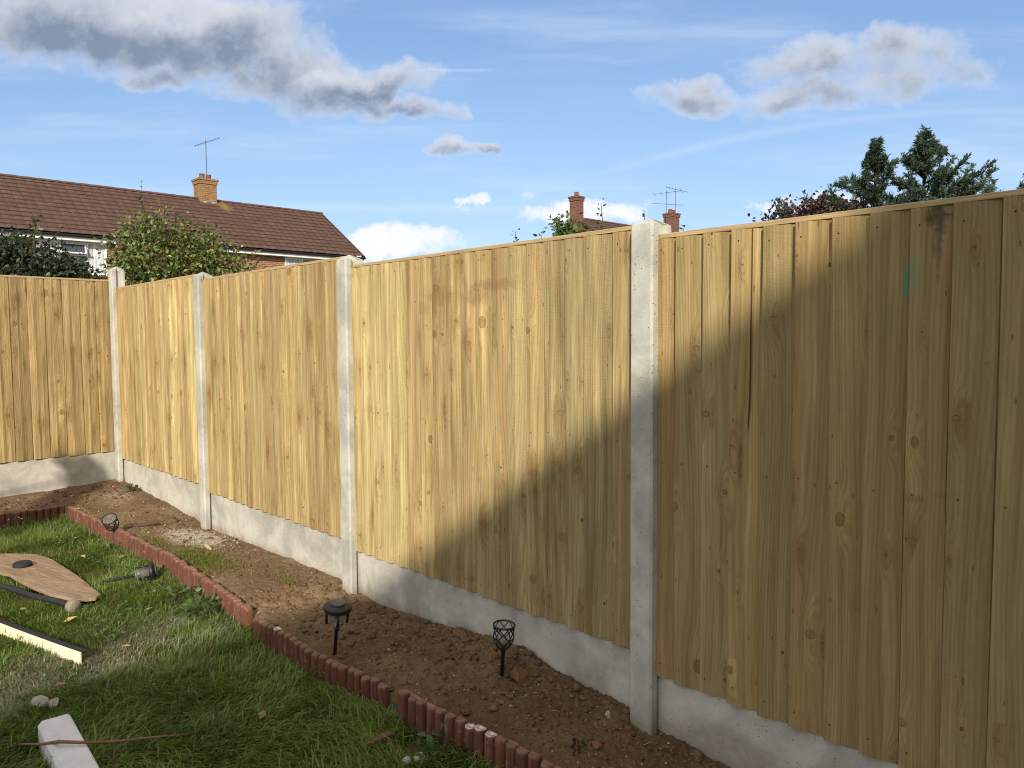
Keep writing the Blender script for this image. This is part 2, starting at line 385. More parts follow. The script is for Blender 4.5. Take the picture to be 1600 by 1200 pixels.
def f_peb(g):
    t = g.attr('tint'); n = g.noise(g.pos(), 150., 3.)
    return dict(c=g.mix(n * .5, t, g.mix(1., t, (.6, .58, .55), 'MULTIPLY')), r=.85)
M_peb = material('pebble', f_peb)
def f_lawn(g):
    p = g.pos(); n = g.noise(p, 14., 5., .7); n2 = g.noise(p, 2.5, 3.)
    c = g.mix(g.ss(n, .3, .7), (.050, .062, .018), (.120, .105, .050)); c = g.mix(g.ss(n2, .5, .75) * .5, c, (.10, .075, .045))
    return dict(c=c, r=1., s=.05, n=g.bump(n, .01))
M_lawn = material('lawn_thatch', f_lawn)
def leafmat(name, rough=.5, trans=.25, spec=.3):
    def fn(g):
        t = g.attr('tint'); b = g.t.nodes['Principled BSDF']
        tr = g.new('ShaderNodeBsdfTranslucent'); g.put(tr.inputs[0], g.mix(1., t, (1.1, 1.25, .55), 'MULTIPLY'))
        mx = g.new('ShaderNodeMixShader'); mx.inputs[0].default_value = trans
        g.t.links.new(b.outputs[0], mx.inputs[1]); g.t.links.new(tr.outputs[0], mx.inputs[2]); g.t.links.new(mx.outputs[0], g.t.nodes['Material Output'].inputs[0])
        return dict(c=t, r=rough, s=spec)
    return material(name, fn)
M_grass = leafmat('grass_blade', .55, .3, .25); M_leaf = leafmat('leaf', .42, .22, .4); M_needle = leafmat('needle', .6, .12, .2)
def plain(name, c, r=.5, s=.3, var=.25, sc=30., bump=0., metal=0.):
    def fn(g):
        o = g.obj(); n = g.noise(o, sc, 4., .65)
        d = dict(c=g.mix(n, tuple(x * (1 - var) for x in c), tuple(min(1, x * (1 + var)) for x in c)), r=g.ss(n, .2, .8, r * .85, min(1, r * 1.15)), s=s, m=metal)
        if bump: d['n'] = g.bump(n, bump)
        return d
    return material(name, fn)
M_black = plain('black_plastic', (.012, .013, .015), .42, .4)
M_blackrub = plain('black_rubber', (.020, .021, .023), .7, .3, .4)
M_solar = plain('grey_solar_cell', (.065, .068, .078), .28, .5, .2)
M_bark = plain('bark', (.095, .07, .048), .9, .1, .45, 40., .01)
M_barkd = plain('dark_bark', (.035, .03, .024), .9, .1, .4, 40., .01)
M_stick = plain('twig_bark', (.19, .115, .065), .8, .2, .5, 60., .003)
M_white = plain('white_upvc', (.78, .79, .80), .35, .4, .05)
M_cream = plain('cream_upvc', (.80, .74, .54), .4, .4, .06, 12.)
M_paint = plain('white_painted_concrete', (.56, .56, .55), .75, .2, .22, 14., .004)
M_stone = plain('rough_stone', (.36, .33, .28), .9, .1, .45, 70., .006)
M_brickp = plain('clay_lump', (.19, .105, .052), .95, .1, .45, 55., .008)
M_mud = plain('dried_mud', (.25, .215, .165), .95, .1, .4, 120., .004)
M_alu = plain('aluminium', (.35, .36, .38), .45, .4, .1, 20., 0., .7)
M_gutter = plain('black_gutter', (.018, .02, .025), .4, .4)
M_lead = plain('lead_flashing', (.42, .43, .45), .7, .3, .2)
M_pot = plain('terracotta_pot', (.20, .075, .045), .8, .2, .3)
M_chip = plain('fresh_wood_chip', (.55, .42, .25), .8, .2, .2)
M_redsill = plain('red_tile_sill', (.22, .035, .03), .5, .3)
def f_capw(g):
    x, y, z = g.sep(g.obj()); n = g.noise(g.comb(x * 5., y * 160., z * 160.), 1., 3.); n2 = g.noise(g.comb(x * 2., y, z), 3., 2.)
    c = g.mix(g.ss(n, .3, .7), (.36, .255, .13), (.50, .37, .20)); return dict(c=g.mix(g.ss(n2, .4, .7) * .4, c, (.30, .25, .14)), r=.75, s=.2, n=g.bump(n, .002))
M_cap = material('capping_wood', f_capw)
def f_ply(g):
    o = g.obj(); x, y, z = g.sep(o); n = g.noise(g.comb(x * 6., y * 42., z * 40.), 1., 5., .65, .6); n2 = g.noise(o, 5., 4., .6); n3 = g.noise(o, 60., 3.)
    c = g.mix(g.ss(n, .3, .75), (.20, .135, .082), (.37, .275, .185)); c = g.mix(g.ss(n2, .5, .7) * .5, c, (.27, .21, .155))
    c = g.mix(g.ss(g.noise(o, 9., 3., .6), .62, .7) * .5, c, (.36, .16, .06)); c = g.mix(g.ss(n3, .55, .75) * .35, c, (.10, .06, .035))
    return dict(c=c, r=.85, s=.15, n=g.bump(n + n3, .003))
M_ply = material('weathered_plywood', f_ply)
def f_log(g):
    o = g.obj(); rn = g.rnd(); x, y, z = g.sep(o); q = g.comb(x * 60. + rn * 90., y * 60., z * 5. + rn * 41.); n = g.noise(q, 1., 4., .65); n2 = g.noise(g.comb(x + rn * 13., y, z), 28., 4., .65)
    c = g.mix(g.ss(n, .28, .72), (.085, .030, .020), (.205, .080, .050)); c = g.mix(rn * .55, c, (.105, .052, .033))
    c = g.mix(g.ss(n2, .56, .72) * .50, c, (.33, .25, .205)); c = g.mix(g.ss(g.noise(q, .35, 3.), .5, .7) * .5, c, (.07, .045, .032)); c = g.mix(g.ss(z + (n2 - .5) * .09, .045, -.01) * .75, c, (.115, .085, .055))
    c = g.mix(g.ss(z + (n2 - .5) * .02, .110, .126) * .5, c, (.27, .17, .125))
    return dict(c=c, r=.8, s=.2, n=g.bump(n, .004))
M_log = material('stained_half_log', f_log)
def f_logw(g):
    o = g.obj(); n = g.noise(o, 70., 4., .7); return dict(c=g.mix(g.ss(n, .38, .62), (.30, .20, .15), (.62, .58, .54)), r=.85)
M_logw = material('whitened_log_top', f_logw)
def f_brick(g, cols=((.30, .135, .075), (.21, .085, .05), (.36, .30, .235))):
    x, y, z = g.sep(g.obj()); b = g.new('ShaderNodeTexBrick'); b.offset = .5
    g.put(b.inputs['Vector'], g.comb(x + y, z, 0.)); b.inputs['Scale'].default_value = 1.; b.inputs['Brick Width'].default_value = .225; b.inputs['Row Height'].default_value = .075; b.inputs['Mortar Size'].default_value = .009
    for i, k in enumerate(('Color1', 'Color2', 'Mortar')): b.inputs[k].default_value = (*cols[i], 1)
    n = g.noise(g.obj(), 9., 5., .7); n2 = g.noise(g.obj(), 60., 3.)
    c = S(g, b.outputs[0]); c = g.mix(g.ss(n, .4, .7) * .45, c, g.mix(1., c, (.62, .6, .58), 'MULTIPLY')); c = g.mix(n2 * .3, c, g.mix(1., c, (1.4, 1.3, 1.15), 'MULTIPLY'))
    return dict(c=c, r=.9, s=.1)
M_brick = material('red_brick', f_brick)
M_brick_y = material('ochre_brick', lambda g: f_brick(g, ((.30, .165, .065), (.20, .095, .045), (.29, .23, .16))))
M_brick_d = material('dark_red_brick', lambda g: f_brick(g, ((.165, .068, .048), (.12, .05, .038), (.20, .15, .12))))
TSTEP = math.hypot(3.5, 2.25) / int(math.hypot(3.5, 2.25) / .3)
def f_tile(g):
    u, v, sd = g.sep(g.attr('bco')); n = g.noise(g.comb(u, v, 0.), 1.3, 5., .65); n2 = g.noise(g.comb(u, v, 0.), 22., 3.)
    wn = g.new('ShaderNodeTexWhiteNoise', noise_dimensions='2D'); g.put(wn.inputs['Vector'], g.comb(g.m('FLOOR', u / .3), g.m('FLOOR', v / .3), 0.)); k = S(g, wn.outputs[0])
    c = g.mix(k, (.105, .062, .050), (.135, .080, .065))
    fv = g.m('FRACT', v / TSTEP); fu = g.m('FRACT', u / .3); c = g.mix(g.m('MAXIMUM', g.ss(fv, .16, .03) * .85, g.ss(fv, .9, 1.) * .5), c, (.022, .012, .010)); c = g.mix(g.ss(fu, .16, .0) * .55, c, (.035, .018, .014)); c = g.mix(g.ss(n, .4, .72) * .6, c, (.095, .052, .044)); c = g.mix(g.ss(n2, .62, .72) * .35, c, (.24, .19, .14)); c = g.mix(g.ss(sd + (n2 - .5) * .6, .45, .7) * .8, c, (.24, .17, .05))  # dark course and roll lines: shade in the tile gaps put into the colour
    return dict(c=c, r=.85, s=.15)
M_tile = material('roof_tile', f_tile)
def f_pane(g): return dict(c=(.06, .07, .085), r=.06, s=.6)
M_pane = material('window_glass', f_pane)
def f_curt(g):
    x, y, z = g.sep(g.obj()); n = g.noise(g.comb(x * 18., 0., z * 1.2), 1., 3.); n2 = g.noise(g.obj(), 9., 3.)
    return dict(c=g.mix(g.ss(n, .35, .65), (.34, .36, .40), (.74, .76, .80)), r=.8)
M_curt = material('net_curtain', f_curt)
def f_glass(g): return dict(c=(.22, .225, .21), r=.15, a=.20, s=.5)
M_glass = material('clear_plastic', f_glass)
M_ground = plain('neighbour_ground', (.07, .075, .035), 1., .05, .4, 2.)
M_render = plain('pebbledash_render', (.42, .38, .32), .95, .1, .15, 30.)

# ------------------------------------------------------------------ ground, lawn, soil bed
m = MB(); m.add([(-400, -400, -.62), (400, -400, -.62), (400, 400, -.62), (-400, 400, -.62)], [(0, 1, 2, 3)]); tag(m.build('ground', M_ground), kind='structure')
t = np.concatenate([np.arange(-6.72, 1.0, .04), np.arange(1.0, 14, .5)]); nfrac = np.concatenate([np.linspace(0, .55, 14)[:-1], np.linspace(.55, 1, 70)])
T, F = np.meshgrid(t, nfrac, indexing='ij'); N = -16 + F * (edge_n(T) + .015 + 16)
mid_ = N > -3
N = np.where(F >= .55, -3 + (F - .55) / .45 * (edge_n(T) + .015 + 3), -16 + F / .55 * 13)
Z = lawn_z(T, N) - .004
x, y, _ = W(T, N); tag(arrays('lawn', np.stack([x, y, Z], -1).reshape(-1, 3), grid(*T.shape), None, M_lawn, smooth=True), kind='structure')
# soil: fine grid in the long bed, coarser in the bed round the corner
V, Q, A, o = [], [], [], 0
for tt, n0, n1, nn in ((np.concatenate([np.arange(-6.66, -3.9, .0085), np.arange(-3.9, -.7, .0055), np.arange(-.7, .9, .03)]), None, 2.196, 110), (np.linspace(-7.70, -6.66, 92), -2.2, 2.196, 330)):
    T, K = np.meshgrid(tt, np.linspace(0, 1, nn), indexing='ij'); lo = edge_n(T) + .012 if n0 is None else n0
    N = lo + K * (n1 - lo)
    if n0 is not None: T = np.where(T > -6.7, np.minimum(T, -6.66), T)
    Z = soil_z(T, N); x, y, _ = W(T, N); V.append(np.stack([x, y, Z], -1).reshape(-1, 3)); Q.append(grid(*T.shape) + o); o += T.size
    chalk = np.exp(-((T + 5.25) / .42) ** 2 - ((N - 1.98) / .20) ** 2) * .95 + .55 * np.exp(-((T + 6.9) / .5) ** 2 - ((N - 1.95) / .25) ** 2) + .12 * np.exp(-((T + 5.9) / 1.2) ** 2)
    green = .85 * np.exp(-((T + 4.72) / .26) ** 2 - ((N - 1.80) / .12) ** 2) + .5 * np.exp(-((T + 5.25) / .2) ** 2 - ((N - 1.72) / .06) ** 2) + .6 * np.exp(-((T + 3.95) / .14) ** 2 - ((N - 1.98) / .05) ** 2)
    near_dark = np.clip((T + 3.7) / 1.2, 0, 1) * (.75 + .25 * fbm(T * 5, N * 5, 2, 12))  # soil darkens towards the near end of the bed
    A.append(np.stack([chalk, green, near_dark], -1).reshape(-1, 3))
tag(arrays('soil', np.concatenate(V), np.concatenate(Q), None, M_soil, dict(chalk=np.concatenate(A)), smooth=True), kind='structure')

def scatter_blobs(name, pts, sizes, mat, tints=None, sub=1, flat=.7):
    bm = bmesh.new(); bmesh.ops.create_icosphere(bm, subdivisions=sub, radius=1); base = np.array([v.co[:] for v in bm.verts]); fs = np.array([[v.index for v in f.verts] for f in bm.faces]); bm.free()
    n = len(pts); k = len(base); sc = rng.uniform(.6, 1.25, (n, 1, 3)); sc[..., 2] *= flat
    jit = 1 + rng.uniform(-.28, .28, (n, k, 1)); a = rng.uniform(0, 6.28, n); ca, sa = np.cos(a)[:, None], np.sin(a)[:, None]
    p = base[None] * jit * sc * np.asarray(sizes)[:, None, None]
    x = p[..., 0] * ca - p[..., 1] * sa; y = p[..., 0] * sa + p[..., 1] * ca
    v = np.stack([x, y, p[..., 2]], -1) + np.asarray(pts)[:, None, :]
    f = (fs[None] + (np.arange(n) * k)[:, None, None]).reshape(-1, 3)
    at = None if tints is None else dict(tint=np.repeat(np.asarray(tints)[:, None, :], k, 1).reshape(-1, 3))
    return arrays(name, v.reshape(-1, 3), None, f, mat, at)
def bed_pts(n, t0, t1, bias=1.):
    t = t0 + (t1 - t0) * rng.random(n); e = edge_n(t) + .03; nn_ = e + (2.165 - e) * rng.random(n) ** bias
    return t, nn_
t1_, n1_ = bed_pts(2000, -3.9, -.9, .7); t2_, n2_ = bed_pts(700, -6.6, -3.9, .5); t3_ = rng.uniform(-7.45, -6.7, 350); n3_ = rng.uniform(.6, 2.15, 350)
tc = np.concatenate([t1_, t2_, t3_]); nc = np.concatenate([n1_, n2_, n3_]); sz = np.concatenate([rng.gamma(1.2, .0036, 2000) + .002, rng.gamma(1.5, .0026, 700) + .002, rng.gamma(2., .004, 350) + .002]); sz = np.minimum(sz, .024)
x, y, _ = W(tc, nc); tag(scatter_blobs('soil_clods', np.stack([x, y, soil_z(tc, nc) + sz * .15], -1), sz, M_clod, sub=2), kind='stuff', label='loose crumbs and clods of brown earth lying over the flower bed')
t1_, n1_ = bed_pts(330, -6.6, -1.0); t2_ = rng.normal(-5.25, .33, 520); n2_ = np.clip(rng.normal(1.98, .13, 520), 1.7, 2.16); t3_ = rng.uniform(-7.42, -6.5, 260); n3_ = rng.uniform(.8, 2.15, 260)
tc = np.concatenate([t1_, t2_, t3_]); nc = np.concatenate([n1_, n2_, n3_]); sz = np.minimum(rng.gamma(1.5, .0016, len(tc)) + .0014, .010)
tn = np.array([.46, .40, .31]) * rng.uniform(.35, 1.1, (len(tc), 1)); x, y, _ = W(tc, nc)
tag(scatter_blobs('pebbles', np.stack([x, y, soil_z(tc, nc) + sz * .3], -1), sz, M_peb, tn), kind='stuff', label='small pale stones and cement crumbs scattered over the soil')

# ------------------------------------------------------------------ grass
PLY = [(0, 868), (30, 864), (58, 865), (82, 873), (120, 898), (158, 929), (150, 935), (122, 939), (84, 932), (54, 920), (30, 908), (14, 898), (0, 890)]
ply_w = [PX(px, py, lambda t, n: SL * (TA - t) + .04) for px, py in PLY]
ply_w[0] = (ply_w[0][0] - .35, ply_w[0][1] + .02, ply_w[0][2]); ply_w[-1] = (ply_w[-1][0] - .42, ply_w[-1][1] + .12, ply_w[-1][2])
ply_tn = [TN(p[0], p[1]) for p in ply_w]
LP0, LP1 = TN(-1.817, 2.93), TN(-1.30, 2.20)     # lying post: far end, towards camera
_a, _b = [np.array(PX(px, py, lambda t, n: SL * (TA - t) + .10)[:2]) for px, py in ((107, 1111), (154, 1200))]
LPD = (_b - _a) / np.linalg.norm(_b - _a); LPA = _a + np.array([LPD[1], -LPD[0]]) * .050; LPA = LPA if LPA[0] < _a[0] else 2 * _a - LPA
def in_poly(t, n, poly):
    c = np.zeros(t.shape, bool); j = len(poly) - 1
    for i in range(len(poly)):
        (xi, yi), (xj, yj) = poly[i], poly[j]
        c ^= ((yi > n) != (yj > n)) & (t < (xj - xi) * (n - yi) / (yj - yi + 1e-12) + xi); j = i
    return c
def grass_field(cnt, tr, nr):
    t = rng.uniform(*tr, cnt); n = rng.uniform(*nr, cnt); e = edge_n(t); x, y, _ = W(t, n)
    c = CAM @ np.stack([x, y, np.full_like(x, -1.45)]); px = 800 + 1197 * c[0] / np.maximum(c[2], .1); py = 600 + 1197 * c[1] / np.maximum(c[2], .1)
    ok = (c[2] > .5) & (px > -260) & (px < 1000) & (py < 1420) & (n < e - .01)
    worn = np.clip((fbm(t * 6, n * 6, 3, 23) - .30) * 2.6, 0, 1) * np.exp(-((t + 3.74 + .24 * (n - .9) + .25 * (fbm(t * 2, n * 2, 2, 24) - .5)) / .20) ** 2) * np.clip((1.7 - n) / .3, 0, 1) * np.clip((n - .25) / .2, 0, 1)
    bare = fbm(t * 3.2, n * 3.2, 3, 21)
    ok &= rng.random(cnt) > np.clip((bare - .54) * 5, 0, .85)
    ok &= rng.random(cnt) > worn * .42
    ok &= ~in_poly(t, n, ply_tn); ok &= ~(((t + 2.16) / .10) ** 2 + ((n - 1.575) / .06) ** 2 < rng.uniform(.3, 1.1, cnt))
    rx, ry = x - LPA[0], y - LPA[1]; al = rx * LPD[0] + ry * LPD[1]; ac = np.abs(rx * LPD[1] - ry * LPD[0]); ok &= ~((al > -.01) & (ac < .056))
    return t[ok], n[ok], worn[ok], (e - n)[ok]
ta, na, wa, da = grass_field(620000, (-6.7, -.9), (-.6, 1.82))
cnt = len(ta); near = np.clip((ta + 3.9) / .8, 0, 1)
L = (.019 + .022 * rng.random(cnt) + (.008 + .034 * rng.random(cnt) ** 2) * near + .035 * np.exp(-da / .10) * rng.random(cnt) + .045 * (rng.random(cnt) < .04)) * (.7 + .6 * fbm(ta * 5, na * 5, 2, 31)) * (1 - .45 * wa)
az = (fbm(ta * 2.2, na * 2.2, 2, 41) * 9 + rng.normal(0, 1.0, cnt)); lean = rng.uniform(.35, 1.05, cnt)
wd = rng.uniform(.0011, .0023, cnt) * (1 + .3 * near)
x, y, _ = W(ta, na); z = lawn_z(ta, na) - .006
ux, uy = np.cos(az), np.sin(az); sx, sy = -uy * wd, ux * wd
def P_(f, h, k): return np.stack([x + ux * L * f * lean + sx * k, y + uy * L * f * lean + sy * k, z + L * h], -1)
v = np.stack([P_(0, 0, -1), P_(0, 0, 1), P_(.35, .62, .85), P_(.35, .62, -.85), P_(1.0, .78, 0)], 1)
b = (np.arange(cnt) * 5)[:, None]; f4 = b + np.array([0, 1, 2, 3]); f3 = b + np.array([3, 2, 4])
hue = rng.random(cnt); pat = fbm(ta * 2.5, na * 2.5, 3, 51)
gc = np.stack([.100 + .085 * hue, .172 + .085 * hue, .034 + .018 * hue], -1) * (.72 + .65 * pat)[:, None]
gc = gc * (1 + .10 * near)[:, None]
yl = (rng.random(cnt) < .08 + .14 * (pat > .55)); gc[yl] = np.array([.20, .18, .06]) * rng.uniform(.6, 1.2, (yl.sum(), 1))
st = rng.random(cnt) < .05 + .10 * np.clip((pat - .5) * 5, 0, 1); gc[st] = np.array([.32, .26, .14]) * rng.uniform(.5, 1.1, (st.sum(), 1))
du = np.clip(wa * 1.5 * (.4 + .9 * fbm(ta * 9, na * 9, 2, 61)), 0, .85)[:, None]; gc = gc * (1 - du) + du * np.array([.34, .32, .25])
tag(arrays('grass', v.reshape(-1, 3), f4, f3, M_grass, dict(tint=np.repeat(gc[:, None], 5, 1).reshape(-1, 3))), kind='stuff', label='green lawn grass with a worn dusty strip across it')
# sparse blades in the bed
tb = np.concatenate([rng.normal(-4.70, .20, 2600), rng.normal(-3.95, .07, 160), rng.normal(-5.25, .12, 420), rng.normal(-6.2, .35, 160)])
nb = np.concatenate([rng.normal(1.78, .085, 2600), rng.normal(1.98, .03, 160), rng.normal(1.71, .035, 420), rng.normal(1.66, .03, 160)])
k = (nb > edge_n(tb) + .03) & (nb < 2.15); tb, nb = tb[k], nb[k]; cnt = len(tb)
L = rng.uniform(.012, .034, cnt); az = rng.uniform(0, 6.28, cnt); lean = rng.uniform(.4, 1.3, cnt); wd = rng.uniform(.001, .002, cnt)
x, y, _ = W(tb, nb); z = soil_z(tb, nb) - .003; ux, uy = np.cos(az), np.sin(az); sx, sy = -uy * wd, ux * wd
v = np.stack([P_(0, 0, -1), P_(0, 0, 1), P_(.35, .62, .85), P_(.35, .62, -.85), P_(1.0, .78, 0)], 1); b = (np.arange(cnt) * 5)[:, None]
gc = np.stack([.13 + .05 * rng.random(cnt), .15 + .05 * rng.random(cnt), .03 + 0 * wd], -1)
tag(arrays('sparse_grass', v.reshape(-1, 3), b + np.array([0, 1, 2, 3]), b + np.array([3, 2, 4]), M_grass, dict(tint=np.repeat(gc[:, None], 5, 1).reshape(-1, 3))), kind='stuff', label='sparse yellow green grass sprouting in the soil bed')

# ------------------------------------------------------------------ fence
EDIR = np.array([.6852, .7284]); LROT = math.atan2(EDIR[1], EDIR[0])
POST_C = [-1.610, -3.562, -5.517, -7.480]
ZT = [1.840, 1.882, 1.934, 1.971]; ZB = [.316, .374, .411, .445]
post_poly = [(-.0395, -.049), (.0395, -.049), (.0475, -.041), (.0475, -.012), (.026, -.007), (.026, .040), (.0475, .045), (.0475, .061), (-.0475, .061), (-.0475, .045), (-.026, .040), (-.026, -.007), (-.0475, -.012), (-.0475, -.041)]
def post_mesh(z0, z1, zap, seed):
    m = MB(); q = random.Random(seed); n = len(post_poly); rings = [z0, .3, .6, .9, 1.2, 1.5, z1 - .02, z1]
    vs = []
    for i, z in enumerate(rings):
        k = 1 - (.035 if i == len(rings) - 1 else 0)
        vs += [(x * k + q.uniform(-.0006, .0006), (y - .006) * k + .006 + q.uniform(-.0006, .0006), z) for x, y in post_poly]
    k0 = len(rings)
    vs += [(x * .5, (y - .006) * .5 + .006, z1 + (zap - z1) * .55) for x, y in post_poly]; vs.append((0, .006, zap))
    fs = [(i * n + j, i * n + (j + 1) % n, (i + 1) * n + (j + 1) % n, (i + 1) * n + j) for i in range(k0) for j in range(n)]
    fs += [(k0 * n + j, k0 * n + (j + 1) % n, (k0 + 1) * n) for j in range(n)]
    return m.add(vs, fs)
PL = ['tall concrete fence post nearest the camera, half in shade beside the shaded panel', 'sunlit concrete fence post with soil heaped at its foot, left of the half shaded panel',
      'grey concrete fence post with a small brown mark on its top by the bush', 'narrow looking concrete corner post where the two fence runs meet']
PZ = [(1.889, 1.913), (1.924, 1.952), (1.964, 1.996), (2.144, 2.176)]
for i, tc_ in enumerate(POST_C):
    x, y, _ = W(tc_, OFF); o = post_mesh(-.3, PZ[i][0], PZ[i][1], i).build('concrete_post', M_post, None); o.location = (x, y, 0); o.rotation_euler = (0, R((.0, .12, -.1, .1)[i]), TH)
    tag(o, PL[i], 'fence post', 'concrete posts of the fence')
    if i == 2:
        mk = MB(); q = random.Random(3)
        for a, b_ in (((0, 0), (.010, .002)), ((.010, .002), (.006, -.016)), ((.002, -.008), (.012, -.010))):
            mk.tube([(.0486, -.030 + a[0], 1.935 + a[1]), (.0486, -.030 + b_[0], 1.935 + b_[1])], .0016, 5)
        mk.build('rust_mark', M_stick, o)
TY = (.405, .312, .155); TYL = (.47, .385, .195); TB = (.365, .270, .138); TG = (.35, .285, .148); TD = (.335, .257, .130); TO = (.395, .295, .142)
def fence_panel(origin, rot, edges, zb, zt, tints, seed, label, mat, xcap=None, crack=None):
    root = empty('fence_panel', origin, rot); tag(root, label, 'fence panel', 'featheredge fence panels')
    m = MB(); q = random.Random(seed); H = zt - zb; nz = 9
    for i in range(len(edges) - 1):
        x0, x1 = edges[i], edges[i + 1]; x1e = x1 + .006; sd = q.random(); tn = tints[i]
        k = q.uniform(.86, 1.12); tn = tuple(c * k * q.uniform(.985, 1.015) for c in tn)
        b0 = q.uniform(-.003, .003); b1 = b0 + q.uniform(-.002, .002); bow = q.uniform(-.0025, .0025); th = -.0160 + q.uniform(-.003, .002); sk = q.uniform(-.0015, .0015)
        cols_ = [(x0, th + .0015), (x0 + .0015, th), (x0 + .035 * (x1 - x0) / .1, th + .0022), ((x0 + x1) / 2, (th + .0035) * .5), (x1 - .0065, .0030), (x1 - .0015, .0105), (x1e, .0115)]
        vs, bc = [], []
        for j in range(nz + 1):
            f = j / nz; zz0 = (b0 if j == 0 else 0); bw = bow * math.sin(f * math.pi) + sk * (f - .5)
            for xx, yy_ in cols_:
                zz = f * (H - .004); zz = zz + (b0 + (b1 - b0) * (xx - x0) / (x1 - x0)) * (1 - f)
                yyy = yy_ + bow * .5 * math.sin(f * 5 + sd * 9) * (1 if xx < x1 - .02 else 0)
                xo = bw if xx < x1 else 0
                vs.append((xx + xo, yyy, zz)); bc.append((xx - x0, zz, sd))
        nc_ = len(cols_); fs = [(j * nc_ + k_, j * nc_ + k_ + 1, (j + 1) * nc_ + k_ + 1, (j + 1) * nc_ + k_) for j in range(nz) for k_ in range(nc_ - 1)]
        # thick edge return and bottom return
        o0 = len(vs)
        for j in range(nz + 1): p = vs[j * nc_]; vs.append((p[0], .011, p[2])); bc.append((0., p[2], sd))
        fs += [(o0 + j, j * nc_, (j + 1) * nc_, o0 + j + 1) for j in range(nz)]
        o1 = len(vs)
        for k_ in range(nc_): p = vs[k_]; vs.append((p[0], .014, p[2])); bc.append((p[0] - x0, 0., sd))
        fs += [(o1 + k_, o1 + k_ + 1, k_ + 1, k_) for k_ in range(nc_ - 1)]
        m.add(vs, fs, 0, bco=bc, btint=tn)
        for zr in (.055, H * .5, H - .045):
            zr += q.uniform(-.006, .006); xn = x0 + .022 + q.uniform(-.004, .006); r = .0027; yn = th + .0008
            m.add([(xn + r * math.cos(a), yn - .0006, zr + r * math.sin(a)) for a in np.linspace(0, 6.283, 7)[:-1]], [tuple(range(6))], 1, bco=(0, 0, 0), btint=(.1, .1, .1))
    m.build('boards', [mat, M_nail], root)
    xa, xb = edges[0], edges[-1]
    c = MB(); cuts = [xa - .012] + (xcap or []) + [xb + .012]
    for a, b_ in zip(cuts[:-1], cuts[1:]): c.box(a + .0008, b_ - .0008, -.0062, .040, H - .003 + q.uniform(0, .001), H + .0125 + q.uniform(0, .002))
    c.build('capping_rail', M_cap, root, bevel=.002)
    r = MB()
    for zr in (.05, H * .5 - .03, H - .11): r.box(xa - .012, xb + .012, .0150, .040, zr, zr + .06)
    r.build('back_rails', M_cap, root)
    if crack:
        k = MB(); n_ = len(crack); vs = []
        for (cx, cz, cwid) in crack: vs += [(cx - cwid, -.0098, cz), (cx + cwid, -.0088, cz), (cx - cwid, .0005, cz), (cx + cwid, .0005, cz)]
        fs = [(4 * i, 4 * i + 1, 4 * i + 5, 4 * i + 4) for i in range(n_ - 1)]
        k.add(vs, fs); k.build('split', M_split, root)
    return root
M_nail = plain('nail_hole', (.03, .024, .018), .8, .2); M_split = plain('split_core', (.085, .04, .02), .8, .1, .3, 60.)
t0 = POST_C[0] + .052
e1 = [-1.568, -1.49, -1.387, -1.284, -1.177, -1.075, -.967, -.862, -.757, -.654, -.546, -.44, -.335, -.23, -.125, -.02, .09, .20, .30]
def P1x(px, py):                      # photo point on the near panel -> panel x, z
    c = np.array([(px - 800) / 1196.73, (py - 600) / 1196.73, 1.]); r = CAM.T @ c; nn3 = np.array([NN[0], NN[1], 0]); s = OFF / (r @ nn3)
    return float(D @ (r[:2] * s)) - e1[0], float(1.5 + r[2] * s) - ZB[0]
st = []
for px, py, rx, rz, c_, a in ((1417, 440, .015, .060, (.045, .25, .155), .95), (1433, 425, .030, .070, (.14, .28, .165), .45), (1465, 338, .034, .050, (.018, .020, .020), .95), (1466, 372, .016, .11, (.06, .055, .045), .75), (1420, 345, .02, .02, (.2, .14, .08), .3),
                            (1160, 720, .010, .10, (.07, .05, .03), .7), (1245, 770, .008, .09, (.10, .06, .03), .6), (1430, 780, .028, .016, (.16, .08, .04), .6), (1470, 775, .02, .012, (.17, .09, .045), .5)):
    X_, Z_ = P1x(px, py); st.append((X_, Z_, rx, rz, c_, a))
M_wood1 = wood('treated_softwood_stained', st, 1., .6, 1.15)
ck = [(*P1x(px, py), w_ * .62) for px, py, w_ in ((1178.5, 356, .0018), (1178, 400, .0022), (1177, 470, .0018), (1175.5, 520, .0035), (1175, 580, .0038), (1173.5, 630, .0040), (1171.5, 660, .0032), (1171, 676, .0004))]
tin1 = [TB, TG, TG, TY, TG, TB, TD, TD, TD, TG, TG, TD, TG, TB, TG, TD, TG, TB]
tin1 = [tuple(c * k * (1, .87, 1.06, .92, 1.02, .90, 1.08, .86, .98)[i % 9] for c, k in zip(q, (.96, .93, .86))) for i, q in enumerate(tin1)]
fence_panel((*W(e1[0], OFF)[:2], ZB[0]), TH, [x - e1[0] for x in e1], ZB[0], ZT[0], tin1, 11, 'near fence panel mostly in shade, with a split board and a green stain', M_wood1, crack=ck)
e2 = [-3.520, -3.425, -3.336, -3.232, -3.132, -3.034, -2.921, -2.824, -2.723, -2.619, -2.516, -2.409, -2.311, -2.205, -2.104, -1.996, -1.897, -1.762, -1.652]
tin2 = [TYL] * 5 + [TB, TY, TB, TY, TB, TY, TB, TG, TY, TG, TG, TG, TB]
def P2x(px, py):
    c = np.array([(px - 800) / 1196.73, (py - 600) / 1196.73, 1.]); r = CAM.T @ c; s = OFF / (r @ np.array([NN[0], NN[1], 0])); return float(D @ (r[:2] * s)) - e2[0], float(1.5 + r[2] * s) - ZB[1]
